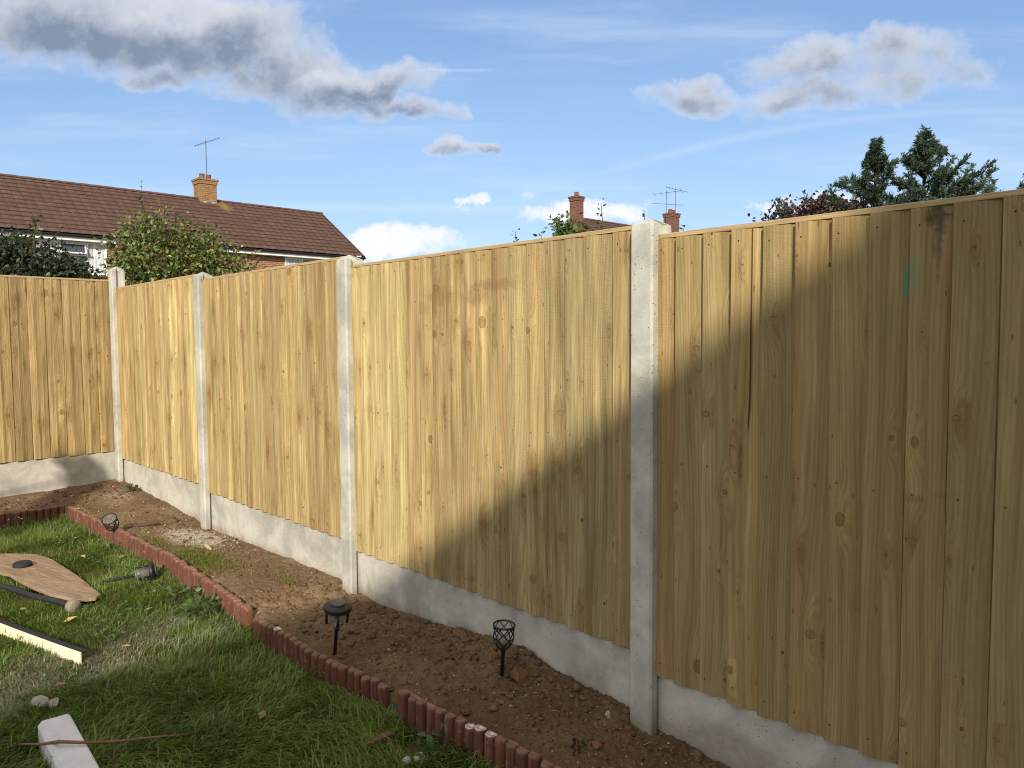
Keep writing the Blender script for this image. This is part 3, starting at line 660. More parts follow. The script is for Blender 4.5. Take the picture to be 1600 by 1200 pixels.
st2 = [(*P2x(px, py), rx, rz, c_, a) for px, py, rx, rz, c_, a in ((690, 462, .15, .045, (.22, .135, .066), .75), (770, 445, .19, .032, (.20, .12, .06), .80), (745, 466, .10, .045, (.18, .105, .05), .65), (664, 480, .05, .04, (.2, .12, .06), .5), (700, 740, .22, .03, (.30, .18, .085), .5), (775, 755, .10, .04, (.2, .12, .06), .4))]
M_wood2 = wood('treated_softwood_smudged', st2, 1., 1.0, 1.4)
fence_panel((*W(e2[0], OFF)[:2], ZB[1]), TH, [x - e2[0] for x in e2], ZB[1], ZT[1], tin2, 12, 'fence panel cut diagonally by the shadow, its leftmost boards pale yellow', M_wood2, xcap=[.82, 1.60])
ev = lambda a, b_, n_: [a + (b_ - a) * i / n_ + (random.uniform(-.006, .006) if 0 < i < n_ else 0) for i in range(n_ + 1)]
e3 = ev(-5.475, -3.604, 18); tin3 = [random.choice((TO, TY, TB, TY)) for _ in e3]
fence_panel((*W(e3[0], OFF)[:2], ZB[2]), TH, [x - e3[0] for x in e3], ZB[2], ZT[2], tin3, 13, 'fully sunlit golden fence panel with many dark knots, below the long tiled roof', M_wood)
e4 = ev(-7.438, -5.559, 18); tin4 = [random.choice((TYL, TY, TO, TY)) for _ in e4]
fence_panel((*W(e4[0], OFF)[:2], ZB[3]), TH, [x - e4[0] for x in e4], ZB[3], ZT[3], tin4, 14, 'sunlit fence panel next to the corner post, in front of the leafy bush', M_wood)
# panel across the corner: plane 7.53 m from the camera along its own normal
mx_, my_ = .7284, -.6852
LO = np.array([mx_, my_]) * -7.405; s_end = EDIR @ np.array([-3.60, 6.935]) + .01
LZB, LZT = .504, 2.043
c0 = LO + EDIR * (s_end - 1.86); e5 = ev(0, 1.86, 14)
tin5 = [random.choice((TY, (.41, .315, .16), TB, (.40, .31, .155))) for _ in e5]; tin5 = [tuple(a * 1.04 for a in q) for q in tin5]
fence_panel((c0[0], c0[1], LZB), LROT, e5, LZB, LZT, tin5, 15, 'broad boarded fence panel across the corner, below the dark ivy hedge', M_wood)
def gravel_board(origin, rot, ln, label, seed):
    m = MB(); q = random.Random(seed); n_ = 24; vs = []
    for i in range(n_ + 1):
        x_ = ln * i / n_; j = q.uniform(-.0012, .0012)
        vs += [(x_, .006 + j * .4, -.48), (x_, .004 + j * .4, -.008), (x_, .010, -.002 + j), (x_, .052, -.002 + j), (x_, .052, -.48)]
    fs = [(5 * i + k, 5 * (i + 1) + k, 5 * (i + 1) + (k + 1) % 5, 5 * i + (k + 1) % 5) for i in range(n_) for k in range(5)] + [(0, 1, 2, 3, 4), tuple(5 * n_ + k for k in (4, 3, 2, 1, 0))]
    m.add(vs, fs); o = m.build('gravel_board', M_board); o.location = origin; o.rotation_euler = (0, 0, rot)
    tag(o, label, 'gravel board', 'concrete gravel boards under the panels')
for (a, b_), zb, lb, sd in (((-1.588, .35), ZB[0], 'shaded concrete gravel board under the near panel with the split board', 1), ((-3.540, -1.634), ZB[1], 'concrete gravel board half in shade behind the wire basket lamp', 2),
                            ((-5.494, -3.588), ZB[2], 'sunlit concrete gravel board beside the mossy patch and wood chip', 3), ((-7.458, -5.542), ZB[3], 'sunlit concrete gravel board under the panel next to the corner post', 4)):
    gravel_board((*W(a, OFF)[:2], zb), TH, b_ - a, lb, sd)
gravel_board((c0[0], c0[1], LZB), LROT, 1.87, 'pale concrete gravel board across the corner with a dark shadow patch', 5)

# ------------------------------------------------------------------ half log edging
def log_mesh(seed, white=False):
    q = random.Random(seed); r = .0245; m = MB(); prof = [(-r, .012)] + [(r * math.cos(a) * -1, -r * 1.0 * math.sin(a) + .002) for a in np.linspace(.0, math.pi, 9)] + [(r, .012)]
    prof = [(x * q.uniform(.96, 1.0), y) for x, y in prof]; n = len(prof); vs = []
    for z, k in ((-.12, 1), (.04, 1), (.108, 1), (.119, .93), (.123, .75)):
        vs += [(x * k, (y - .004) * k + .004, z + (q.uniform(-.002, .002) if z > .1 else 0)) for x, y in prof]
    fs = [(i * n + j, i * n + (j + 1) % n, (i + 1) * n + (j + 1) % n, (i + 1) * n + j) for i in range(4) for j in range(n)]; fs += [tuple(range(n - 1, -1, -1)), tuple(range(4 * n, 5 * n))]
    mi = [1 if (white and (i // n) >= 3 and i < 4 * n) or (white and i == len(fs) - 1) else 0 for i in range(len(fs))]
    m.add(vs, fs); m.mi = mi
    me = bpy.data.meshes.new('log'); me.from_pydata(m.v, [], m.f); me.materials.append(M_log); me.materials.append(M_logw); me.polygons.foreach_set('material_index', mi); me.update(); return me
logs = [log_mesh(i) for i in range(6)]; wlogs = [log_mesh(50 + i, True) for i in range(2)]
def edging(pts, label, drop=0., white=(), lean=0., tz=None):
    x0, y0, _ = W(*pts[0]); root = empty('log_edging', (0, 0, 0)); tag(root, label, 'lawn edging', 'rolls of half log edging round the lawn')
    root.location = (x0, y0, 0)
    seg = [0]; 
    for a, b_ in zip(pts[:-1], pts[1:]): seg.append(seg[-1] + math.hypot(b_[0] - a[0], b_[1] - a[1]))
    s = .025; i = 0; sp = .0495
    while s < seg[-1]:
        tt = np.interp(s, seg, [p[0] for p in pts]); nn_ = np.interp(s, seg, [p[1] for p in pts]); s2 = s + .02
        t2 = np.interp(s2, seg, [p[0] for p in pts]); n2 = np.interp(s2, seg, [p[1] for p in pts])
        if s2 > seg[-1]: t2, n2 = tt + (pts[-1][0] - pts[-2][0]), nn_ + (pts[-1][1] - pts[-2][1])
        x, y, _ = W(tt, nn_); xx, yy_, _ = W(t2, n2); wl = i in white
        o = link('log', random.choice(wlogs if wl else logs), root)
        o.location = (x - x0, y - y0, SL * (TA - tt) + drop + random.uniform(-.005, .005)); o.rotation_euler = (lean + random.uniform(-.05, .05), random.uniform(-.03, .03), math.atan2(yy_ - y, xx - x) + random.uniform(-.06, .06))
        if wl: o['label'] = 'half log with white dusty top'
        s += sp * random.uniform(.97, 1.03); i += 1
    w_ = MB(); wp = []
    for s in np.arange(.02, seg[-1], .05):
        tt = np.interp(s, seg, [p[0] for p in pts]); nn_ = np.interp(s, seg, [p[1] for p in pts]) + .014; x, y, _ = W(tt, nn_); wp.append((x - x0, y - y0, SL * (TA - tt) + .07 + drop))
    w_.tube(wp, .0014, 5); w_.build('binding_wire', M_alu, root)
edging([(-6.62, 1.535), (-5.75, 1.600), (-4.77, 1.655), (-4.1, 1.640), (-3.60, 1.618)], 'long sunlit roll of red brown log edging by the weeds', lean=-.03)
edging([(-3.50, 1.600), (-2.95, 1.598), (-2.47, 1.655)], 'roll of red brown log edging in front of the black lantern lamp', drop=.005, white=(4,), lean=.02)
edging([(-2.385, 1.655), (-1.97, 1.700), (-1.65, 1.73), (-1.0, 1.78)], 'shaded roll of log edging nearest the camera with some white topped logs', drop=.012, white=(7, 8, 9))
edging([(-6.66, -.2), (-6.67, .6), (-6.66, 1.20), (-6.64, 1.515)], 'dark shaded roll of log edging in front of the fence across the corner')

# ------------------------------------------------------------------ solar lamps
def lantern(root):
    m = MB(); m.lathe([(0, .0), (.0042, .012), (.0085, .02), (.0085, .165), (.012, .168), (.012, .18), (0, .18)], 14); m.build('stake', M_black, root, True)
    m = MB(); m.lathe([(0, .262), (.062, .262), (.065, .266), (.065, .277), (.062, .283), (.036, .291), (0, .291)], 40); m.build('cap', M_black, root, False)
    m = MB(); m.lathe([(0, .291), (.0345, .291), (.0345, .297), (.031, .3005), (0, .302)], 32); m.build('solar_panel', M_solar, root, False)
    m = MB(); m.lathe([(.026, .176), (.0335, .190), (.037, .262), (.0358, .262), (.0323, .191), (.0248, .178)], 28); m.build('lens', M_glass, root, True)
    m = MB(); m.lathe([(0, .180), (.014, .180), (.016, .186), (.007, .192), (.004, .206), (0, .206)], 20); m.build('reflector', M_alu, root, True)
    for k in range(4):
        a = math.pi / 4 + k * math.pi / 2 - .5; m = MB(); c_, s_ = math.cos(a), math.sin(a)
        m.tube([(.048 * c_, .048 * s_, .266), (.0485 * c_, .0485 * s_, .23), (.046 * c_, .046 * s_, .196)], .0058, 8); m.build('bar', M_black, root, True)
def basket(root, full=True):
    m = MB(); m.lathe([(0, -.02), (.004, -.005), (.008, 0), (.0078, .108), (.0092, .112), (0, .112)], 12); m.build('stake', M_black, root, True)
    R0 = lambda z: .012 + (.039 - .012) * (1 - (1 - min(1, z / .055)) ** 2.2) + max(0, z - .055) * .03
    m = MB()
    for k in range(6):
        for sg in (1, -1):
            path = [((R0(z)) * math.cos(2 * math.pi * k / 6 + sg * z / .098 * 2.1), (R0(z)) * math.sin(2 * math.pi * k / 6 + sg * z / .098 * 2.1), .110 + z) for z in np.linspace(.002, .098, 12)]
            m.tube(path, .0025, 5)
    m.build('lattice_cage', M_black, root, True)
    m = MB(); rr = R0(.098); m.tube([(rr * math.cos(a), rr * math.sin(a), .208) for a in np.linspace(0, 2 * math.pi, 33)], .0036, 7); m.build('rim', M_black, root, True)
    m = MB(); m.lathe([(0, .206), (rr - .002, .206), (rr - .002, .2085), (0, .2085)], 28); m.build('solar_panel', M_glass, root, False)
    m = MB(); m.lathe([(.010, .112), (.034, .145), (.0350, .150), (.0335, .150), (.009, .114)], 20); m.build('lens', M_glass, root, True)
    m = MB(); m.lathe([(0, .116), (.009, .118), (.013, .140), (.010, .156), (0, .162)], 16); m.build('bulb', M_bulb, root, True)
M_bulb = plain('dusty_pink_bulb', (.35, .22, .19), .5, .3)
bx, by, bz = PX(522, 1022, lambda t, n: soil_z(t, n) if n > edge_n(t) else SL * (TA - t) + .09)
def tilt(loc, ax, ay, rz=0, s=1.): return Matrix.Translation(loc) @ Matrix.Rotation(ax, 4, 'X') @ Matrix.Rotation(ay, 4, 'Y') @ Matrix.Rotation(rz, 4, 'Z') @ Matrix.Scale(s, 4)
r_ = empty('solar_lantern', None, M=tilt((bx, by, bz - .035), R(6), R(6), s=.93)); tag(r_, 'upright black lantern lamp with a round cap, staked behind the log edging', 'garden lamp', 'solar garden lamps'); lantern(r_)
bx, by, bz = PX(784, 1052, soil_z)
r_ = empty('solar_lamp', None, M=tilt((bx, by, bz - .005), R(4), R(3), s=1.02)); tag(r_, 'black wire basket lamp in the shaded soil, with clay lumps at its stake', 'garden lamp', 'solar garden lamps'); basket(r_)
bx, by, bz = PX(181, 834, lambda t, n: float(soil_z(t, max(n, float(edge_n(t)) + .03))))
r_ = empty('solar_lamp', None, M=tilt((bx + .02, by + .02, bz - .045), R(40), R(2), s=1.15)); tag(r_, 'tilted wire basket lamp in the sunny soil near the corner', 'garden lamp', 'solar garden lamps'); basket(r_, False)
p0 = Vector(PX(160, 909, lambda t, n: SL * (TA - t) + .03)); p1 = Vector(PX(238, 893, lambda t, n: SL * (TA - t) + .06)); ax_ = (p1 - p0); Ln = ax_.length; ax_.normalize()
r_ = empty('solar_lantern', None, M=Matrix.Translation(p0) @ ax_.to_track_quat('Z', 'Y').to_matrix().to_4x4() @ Matrix.Scale(Ln / .275, 4)); tag(r_, 'black lantern lamp lying fallen on its side in the grass', 'garden lamp', 'solar garden lamps'); lantern(r_)

# ------------------------------------------------------------------ things on the lawn and in the bed
LZ = lambda dz: (lambda t, n: SL * (TA - t) + dz)
cx, cy = np.mean([p[0] for p in ply_w]), np.mean([p[1] for p in ply_w]); a_ = math.atan2(ply_w[5][1] - ply_w[0][1], ply_w[5][0] - ply_w[0][0])
m = MB(); pz = [(( p[0] - cx) * math.cos(a_) + (p[1] - cy) * math.sin(a_), -(p[0] - cx) * math.sin(a_) + (p[1] - cy) * math.cos(a_)) for p in ply_w][::-1]
def smooth_poly(p, it=1):
    for _ in range(it): p = [q for i in range(len(p)) for q in ((.82 * p[i][0] + .18 * p[(i + 1) % len(p)][0], .82 * p[i][1] + .18 * p[(i + 1) % len(p)][1]), (.18 * p[i][0] + .82 * p[(i + 1) % len(p)][0], .18 * p[i][1] + .82 * p[(i + 1) % len(p)][1]))]
    return p
m.prism(pz, -.009, .009); o = m.build('plywood_offcut', M_ply, bevel=.003); zc = SL * (TA - TN(cx, cy)[0]) + .034; o.location = (cx, cy, zc); o.rotation_euler = (R(-1), R(1.2), a_)
tag(o, 'brown plywood offcut with curved edge lying flat on the grass', 'plywood board')
bx, by, bz = PX(35, 881, LZ(.055)); m = MB(); m.lathe([(0, 0), (.050, 0), (.053, .004), (.053, .016), (.048, .024), (.030, .029), (0, .030)], 32); o = m.build('rubber_cap', M_blackrub, smooth=False); o.location = (bx, by, zc + .011); o.rotation_euler = (R(3), R(2), 0)
tag(o, 'round black rubber cap resting on the plywood offcut', 'rubber cap')
pa, pb = Vector(PX(-60, 899, LZ(.05))), Vector(PX(112, 947, LZ(.035))); r_ = empty('long_handled_tool', pb); tag(r_, 'black pole ending in a round muddy head, lying beside the plywood', 'garden tool')
m = MB(); n_ = 14; m.tube([tuple((pb - pb) * 0 + (pa - pb) * (k / n_) + Vector((0, 0, .004 * math.sin(k)))) for k in range(n_ + 1)], .0155, 12); m.build('handle', M_blackrub, r_, True)
dr = (pb - pa).normalized(); m = MB(); MM = Matrix.Translation(dr * .0) @ dr.to_track_quat('Z', 'Y').to_matrix().to_4x4(); m.lathe([(0, -.012), (.030, -.012), (.036, -.004), (.036, .026), (.031, .034), (0, .036)], 24, M=MM); m.build('head', M_mud, r_, True)
# cream trim strip
q0, q1 = Vector(PX(-120, 952, LZ(.01))), Vector(PX(126, 1040, LZ(.005))); h_ = .058; r_ = empty('trim_strip', q1); tag(r_, 'long cream plastic trim strip lying on its edge in the grass', 'plastic strip')
dd = (q0 - q1); ln = dd.length; dd.normalize(); sid = Vector((-dd.y, dd.x, 0)); sid = sid if sid.y > 0 else -sid
def strip(off, hgt, z0, thick, name, mat):
    m = MB(); n_ = 12; vs = []
    for k in range(n_ + 1):
        f = k / n_; bend = sid * (.035 * f * f * ln); c_ = dd * (ln * f) + bend + sid * off
        for s_, z_ in ((0, z0), (thick, z0), (thick, z0 + hgt), (0, z0 + hgt)): vs.append(tuple(c_ + sid * s_ + Vector((0, 0, z_))))
    fs = [(4 * i + k, 4 * (i + 1) + k, 4 * (i + 1) + (k + 1) % 4, 4 * i + (k + 1) % 4) for i in range(n_) for k in range(4)] + [(0, 1, 2, 3), tuple(4 * n_ + k for k in (3, 2, 1, 0))]
    m.add(vs, fs); bm = m.build(name, mat, r_); return bm
strip(0, h_, 0, .006, 'face', M_cream); strip(.0075, .012, h_ - .010, .026, 'return_leg', M_blackrub)
# lying post
la = Vector((LPA[0], LPA[1], SL * (TA - TN(*LPA)[0]) + .004)); ang = math.atan2(LPD[1], LPD[0])
m = MB(); xs = [0, .008, .03, .3, .6, .9, 1.2]; W2, H2 = .052, .095; vs = []
for i, xx in enumerate(xs):
    k = (.86, .96, 1, 1, 1, 1, 1)[i]; c_ = .014
    pr = [(-W2, -.02), (-W2, H2 - c_), (-W2 + c_, H2), (W2 - c_ * .4, H2), (W2, H2 - c_ * .4), (W2, -.02)]
    vs += [(xx, y_ * k, z_ * (k if z_ > 0 else 1)) for y_, z_ in pr]
n_ = 6; fs = [(i * n_ + j, (i + 1) * n_ + j, (i + 1) * n_ + (j + 1) % n_, i * n_ + (j + 1) % n_) for i in range(len(xs) - 1) for j in range(n_)] + [tuple(range(n_)), tuple((len(xs) - 1) * n_ + j for j in range(n_ - 1, -1, -1))]
m.add(vs, fs); o = m.build('concrete_post', M_paint, bevel=.004); o.location = la; o.rotation_euler = (0, 0, ang); tag(o, 'white post with a sloping end lying on the lawn under a brown twig', 'concrete post')
ptop = la.z + H2
# stick
def on(px, py, dz): return Vector(PX(px, py, LZ(dz)))
sp = [on(22, 1163, .03), on(62, 1163, .075), on(92, 1159, ptop - .035 + .022), on(130, 1160, ptop - .035 + .020), on(180, 1159, .075), on(240, 1152, .055), on(307, 1146, .035)]
o0_ = sp[0].copy(); m = MB(); m.tube([tuple(p - o0_) for p in sp], [.003, .0045, .0062, .0052, .005, .0045, .002], 8)
for i_, s_ in ((2, 1), (4, -1)): m.blob(tuple(sp[i_] - o0_), (.0080, .0072, .0072), i_, sub=2)
o = m.build('stick', M_stick, smooth=True); o.location = o0_; tag(o, 'thin brown twig lying across the pale concrete post', 'stick')
def rock(px, py, zf, r, seed, mat, name, label, cat, group=None, lift=.5):
    x, y, z = PX(px, py, zf); m = MB(); m.blob((0, 0, 0), r, seed, .5, 3); o = m.build(name, mat); o.location = (x, y, z + r[2] * lift); o.rotation_euler = (0, 0, seed); tag(o, label, cat, group)
rock(63, 1108, LZ(.01), (.036, .026, .026), 3, M_stone, 'stone', 'larger pale stone on the grass at the far end of the lying post', 'stone', None, 1.1)
rock(85, 1108, LZ(.01), (.020, .020, .026), 5, M_stone, 'stone', 'smaller pale stone on the grass beside the larger one', 'stone', None, 1.0)
rock(770, 1040, soil_z, (.032, .026, .030), 8, M_brickp, 'clay_lump', 'orange brown clay lump left of the wire basket lamp', 'clay lump', None, .6)
rock(812, 1040, soil_z, (.034, .030, .040), 9, M_brickp, 'clay_lump', 'taller brown clay lump between the wire basket lamp and the gravel board', 'clay lump', None, .6)
rock(720, 975 + 18, soil_z, (.05, .035, .028), 12, M_clod, 'clay_lump', 'dark crumbly lump of earth against the half shaded gravel board', 'clay lump', None, .3)
rock(933, 1168, soil_z, (.024, .020, .016), 14, M_brickp, 'clay_lump', 'small reddish clay lump in the shaded soil near the nearest post', 'clay lump', None, .5)
rock(950, 1122, soil_z, (.012, .010, .02), 15, M_stone, 'stone', 'small whitish stone leaning against the shaded gravel board by the nearest post', 'stone')
for k, (px, py, s_, lb) in enumerate(((636, 1193, .022, 'larger grey cement lump at the foot of the nearest log edging'), (650, 1190, .015, 'middle sized cement crumb beside the larger lump at the edging foot'), (657, 1180, .010, 'smallest white cement crumb at the edging foot'))):
    rock(px, py, LZ(.03), (s_, s_ * .8, s_ * .8), 20 + k, M_stone, 'cement_lump', lb, 'cement lump', None, .6)
x, y, z = PX(592, 1156, LZ(.05)); m = MB(); m.prism([(-.055, -.014), (-.045, -.019), (.05, -.012), (.058, .004), (.035, .013), (-.05, .012)], -.012, .014); o = m.build('log_fragment', M_log, bevel=.004); o.location = (x, y, z); o.rotation_euler = (R(8), R(-6), R(30)); tag(o, 'broken red brown piece of half log lying on the shaded grass', 'wood fragment')
x, y, z = PX(325, 857, soil_z); m = MB(); m.prism([(-.045, -.010), (.05, -.012), (.052, .008), (-.04, .010)], -.005, .006); o = m.build('wood_chip', M_chip, bevel=.001); o.location = (x, y, z + .008); o.rotation_euler = (R(10), R(4), R(-52)); tag(o, 'pale wood chip lying on the sunny soil', 'wood chip')
x, y, z = PX(222, 822, soil_z); m = MB(); m.tube([(-.11, 0, 0), (-.03, .008, .006), (.05, 0, .012), (.12, .01, .006)], [.008, .013, .012, .006], 8); o = m.build('buried_root', M_bark, smooth=True); o.location = (x, y, z + .004); o.rotation_euler = (0, 0, R(22)); tag(o, 'dark root lying half buried in the soil near the corner', 'root')
pa, pb = Vector(PX(630, 1078, LZ(.132))), Vector(PX(676, 1106, LZ(.132))); m = MB(); L_ = (pb - pa).length; m.box(0, L_, .0, .012, -.06, 0); o = m.build('wooden_batten', M_ply, bevel=.002); o.location = pa; o.rotation_euler = (0, 0, math.atan2(pb.y - pa.y, pb.x - pa.x)); tag(o, 'thin grey batten set on edge behind the nearest log edging', 'batten')

# ------------------------------------------------------------------ foliage helper
def leaves(name, c, nrm_dir, ln, wd, tint, mat, parent=None):
    """c (n,3) bases, dir (n,3) leaf axis, random roll; folded diamond leaves"""
    n = len(c); a = nrm_dir / np.linalg.norm(nrm_dir, axis=1, keepdims=True)
    r = rng.normal(size=(n, 3)); s = np.cross(a, r); s /= np.linalg.norm(s, axis=1, keepdims=True); u = np.cross(s, a)
    ln = np.broadcast_to(np.asarray(ln), (n,))[:, None]; wd = np.broadcast_to(np.asarray(wd), (n,))[:, None]
    v = np.stack([c, c + a * ln * .45 + s * wd + u * wd * .35, c + a * ln, c + a * ln * .45 - s * wd + u * wd * .35], 1)
    b = (np.arange(n) * 4)[:, None]; f = np.concatenate([b + np.array([0, 1, 2]), b + np.array([0, 2, 3])])
    return arrays(name, v.reshape(-1, 3), None, f, mat, dict(tint=np.repeat(tint[:, None], 4, 1).reshape(-1, 3)), parent)
def blob_pts(blobs, n, shell=.55):
    vol = np.array([b[3] * b[4] * b[5] for b in blobs]); idx = rng.choice(len(blobs), n, p=vol / vol.sum()); B = np.array(blobs)[idx]
    d = rng.normal(size=(n, 3)); d /= np.linalg.norm(d, axis=1, keepdims=True); r = (shell + (1 - shell) * rng.random((n, 1)) ** .6) * (1 + .12 * rng.normal(size=(n, 1)))
    return B[:, :3] + d * B[:, 3:6] * r, d
def at(px, py, Y):
    r = CAM.T @ np.array([(px - 800) / 1196.73, (py - 600) / 1196.73, 1.]); s = Y / r[1]; return np.array([r[0] * s, Y, 1.5 + r[2] * s])
def clump(blobs, nclump, per, spread):
    c, d = blob_pts(blobs, nclump, .35); p = np.repeat(c, per, 0) + rng.normal(0, spread, (nclump * per, 3)); return p, np.repeat(d, per, 0)
def shrub(name, label, cat, Y, spec, nl, per, ls, cols, mat=None, group=None, spread=.07, stems=5, base=-.6, droop=.1, shoots=0):
    bl = [(*at(px, py, Y + dy), rx * Y / 1197, .8 * rx * Y / 1197, ry * Y / 1197) for px, py, rx, ry, dy in spec]
    ctr = np.mean([b[:3] for b in bl], 0); root = empty(name, (ctr[0], ctr[1], base)); tag(root, label, cat, group)
    p, d = clump(bl, nl, per, spread); n = len(p); dr = d * .5 + rng.normal(0, .6, (n, 3)) + np.array([0, -.1, .15 - droop])
    k = rng.choice(len(cols), n, p=[c[1] for c in cols]); tn = np.array([c[0] for c in cols])[k] * rng.uniform(.65, 1.3, (n, 1))
    leaves('foliage', p - np.array([ctr[0], ctr[1], base]), dr, ls * rng.uniform(.6, 1.25, n), ls * .33 * rng.uniform(.7, 1.2, n), tn, mat or M_leaf, root)
    sb, sd_ = blob_pts(bl, shoots, 1.); org = np.array([ctr[0], ctr[1], base]); ms = MB(); LP, LD = [], []
    for a_, d_ in zip(sb, sd_):
        d_ = d_ * .6 + np.array([0, 0, .55]) + rng.normal(0, .3, 3); l_ = rng.uniform(.10, .34) * ls / .056; e_ = a_ + d_ * l_; ms.tube([tuple(a_ - d_ * .12 - org), tuple((a_ + e_) / 2 + rng.normal(0, .01, 3) - org), tuple(e_ - org)], [.006, .004, .0015], 4)
        u_ = rng.random((9, 1)); LP.append(a_ + d_ * l_ * u_ - org); LD.append(d_ * .7 + rng.normal(0, .7, (9, 3)))
    if shoots:
        LP, LD = np.concatenate(LP), np.concatenate(LD); k = rng.choice(len(cols), len(LP), p=[c[1] for c in cols]); leaves('shoot_leaves', LP, LD, ls * rng.uniform(.5, 1.1, len(LP)), ls * .28, np.array([c[0] for c in cols])[k] * rng.uniform(.8, 1.5, (len(LP), 1)), mat or M_leaf, root); ms.build('shoots', M_bark, root)
    m = MB(); q = random.Random(5)
    for i in range(stems):
        b = bl[i % len(bl)]; e = np.array(b[:3]) - np.array([ctr[0], ctr[1], base]); m.tube([(q.uniform(-.15, .15), q.uniform(-.15, .15), -.05), tuple(e * .5 + np.array([q.uniform(-.1, .1), 0, 0])), tuple(e), tuple(e + np.array([q.uniform(-.2, .2), 0, b[5] * .7]))], [.03, .02, .012, .004], 6)
    m.build('stems', M_bark, root, True)
    return root
shrub('leafy_bush', 'tall leafy green bush rising behind the corner post, in front of the house', 'bush', 9.2,
      [(240, 388, 50, 42, 0), (222, 430, 46, 35, -.3), (298, 410, 56, 38, .2), (345, 425, 45, 26, .3), (215, 410, 30, 40, 0), (262, 358, 30, 20, 0), (215, 360, 12, 14, 0), (290, 372, 24, 18, .2), (320, 385, 28, 16, .2), (375, 432, 16, 12, .3), (365, 400, 7, 16, .3), (193, 425, 14, 14, -.3), (270, 440, 80, 25, 0)],
      620, 15, .056, [((.105, .145, .036), .40), ((.175, .215, .055), .26), ((.055, .080, .030), .18), ((.25, .23, .075), .10), ((.16, .085, .05), .06)], spread=.10, stems=9, shoots=70)
shrub('ivy_hedge', 'dark evergreen ivy hedge along the top of the corner fence panel', 'hedge', 8.6,
      [(20, 415, 50, 32, 0), (70, 420, 50, 28, 0), (105, 440, 40, 20, 0), (0, 400, 40, 28, 0), (-60, 405, 60, 40, 0), (140, 450, 22, 12, 0), (40, 395, 22, 12, .2), (72, 412, 24, 10, .2)],
      620, 15, .055, [((.022, .036, .022), .52), ((.036, .058, .034), .26), ((.075, .105, .032), .14), ((.10, .10, .06), .08)], spread=.07, stems=8, droop=.3, shoots=40)
for px, py, hh, lb in ((52, 352, 34, 'thin upright ivy shoot standing above the dark hedge'), (24, 374, 20, 'arching ivy shoot leaning left above the dark hedge')):
    a, b_ = at(px - (20 if hh < 30 else 6), py + hh, 8.5), at(px + 6, py - 12, 8.5); root = empty('ivy_shoot', tuple(a)); tag(root, lb, 'shoot'); m = MB(); m.tube([(0, 0, -.3), tuple((b_ - a) * .5 + np.array([.02, 0, .03])), tuple(b_ - a)], [.008, .005, .002], 5); m.build('stem', M_bark, root)
    s_ = rng.random(60); p = s_[:, None] * (b_ - a) + rng.normal(0, .035, (60, 3)); leaves('leaves', p, rng.normal(size=(60, 3)), .05, .018, np.array([[.06, .09, .03]]) * rng.uniform(.6, 1.5, (60, 1)), M_leaf, root)
shrub('purple_shrub', 'dark purple leaved shrub top showing beyond the shaded panel', 'shrub', 13., [(1262, 329, 28, 10, 0), (1284, 322, 20, 11, 0), (1228, 337, 32, 7, 0), (1195, 346, 20, 4, 0), (1278, 310, 8, 5, 0), (1300, 330, 40, 12, 0)], 110, 10, .085, [((.060, .030, .032), .7), ((.10, .05, .045), .2), ((.05, .05, .03), .1)], spread=.09)
shrub('laurel_shrub', 'small glossy leaved shrub in front of the red brick gable', 'shrub', 10., [(882, 354, 12, 10, 0), (890, 368, 18, 9, 0), (874, 346, 5, 5, 0)], 60, 8, .075, [((.08, .13, .04), .7), ((.14, .18, .06), .3)], spread=.05, stems=3)
def sprout(px, y0, y1, Y, n, ls, lb, tint=(.06, .09, .035)):
    a, b_ = at(px, y0 + 40, Y), at(px + 3, y1, Y); root = empty('leafy_sprout', tuple(a)); tag(root, lb, 'shoot'); m = MB(); m.tube([(0, 0, -1.5), (.01, 0, 0), tuple((b_ - a) * .6 + np.array([.03, 0, 0])), tuple(b_ - a)], [.014, .01, .007, .003], 5); m.build('stem', M_bark, root)
    s_ = .35 + .65 * rng.random(n); s_ = np.round(s_ * 7) / 7; p = s_[:, None] * (b_ - a) + rng.normal(0, .02, (n, 3)); d_ = rng.normal(0, 1, (n, 3)); d_[:, 2] = .4
    leaves('leaves', p, d_, ls, ls * .25, np.array([tint]) * rng.uniform(.7, 1.4, (n, 1)), M_leaf, root)
sprout(936, 352, 316, 10., 20, .06, 'spindly sprout standing against the second house roof'); sprout(802, 385, 362, 10., 20, .06, 'tiny conifer tip peeping over the panel cut by the shadow', (.04, .07, .05)); sprout(842, 380, 364, 10., 14, .08, 'short shoot tip peeping over the fence left of the laurel shrub', (.06, .08, .05))
sprout(1003, 348, 328, 9., 14, .05, 'feathery shoot just left of the nearest concrete post', (.07, .085, .05)); sprout(1065, 372, 357, 10., 14, .08, 'low shoot at the foot of the aerial chimney', (.05, .07, .035)); sprout(1543, 312, 283, 11., 22, .07, 'thin leafy sprout between the conifers and the right frame edge', (.05, .075, .045)); sprout(1520, 312, 292, 11., 12, .08, 'short thin sprout right beside the taller conifer', (.05, .075, .045))
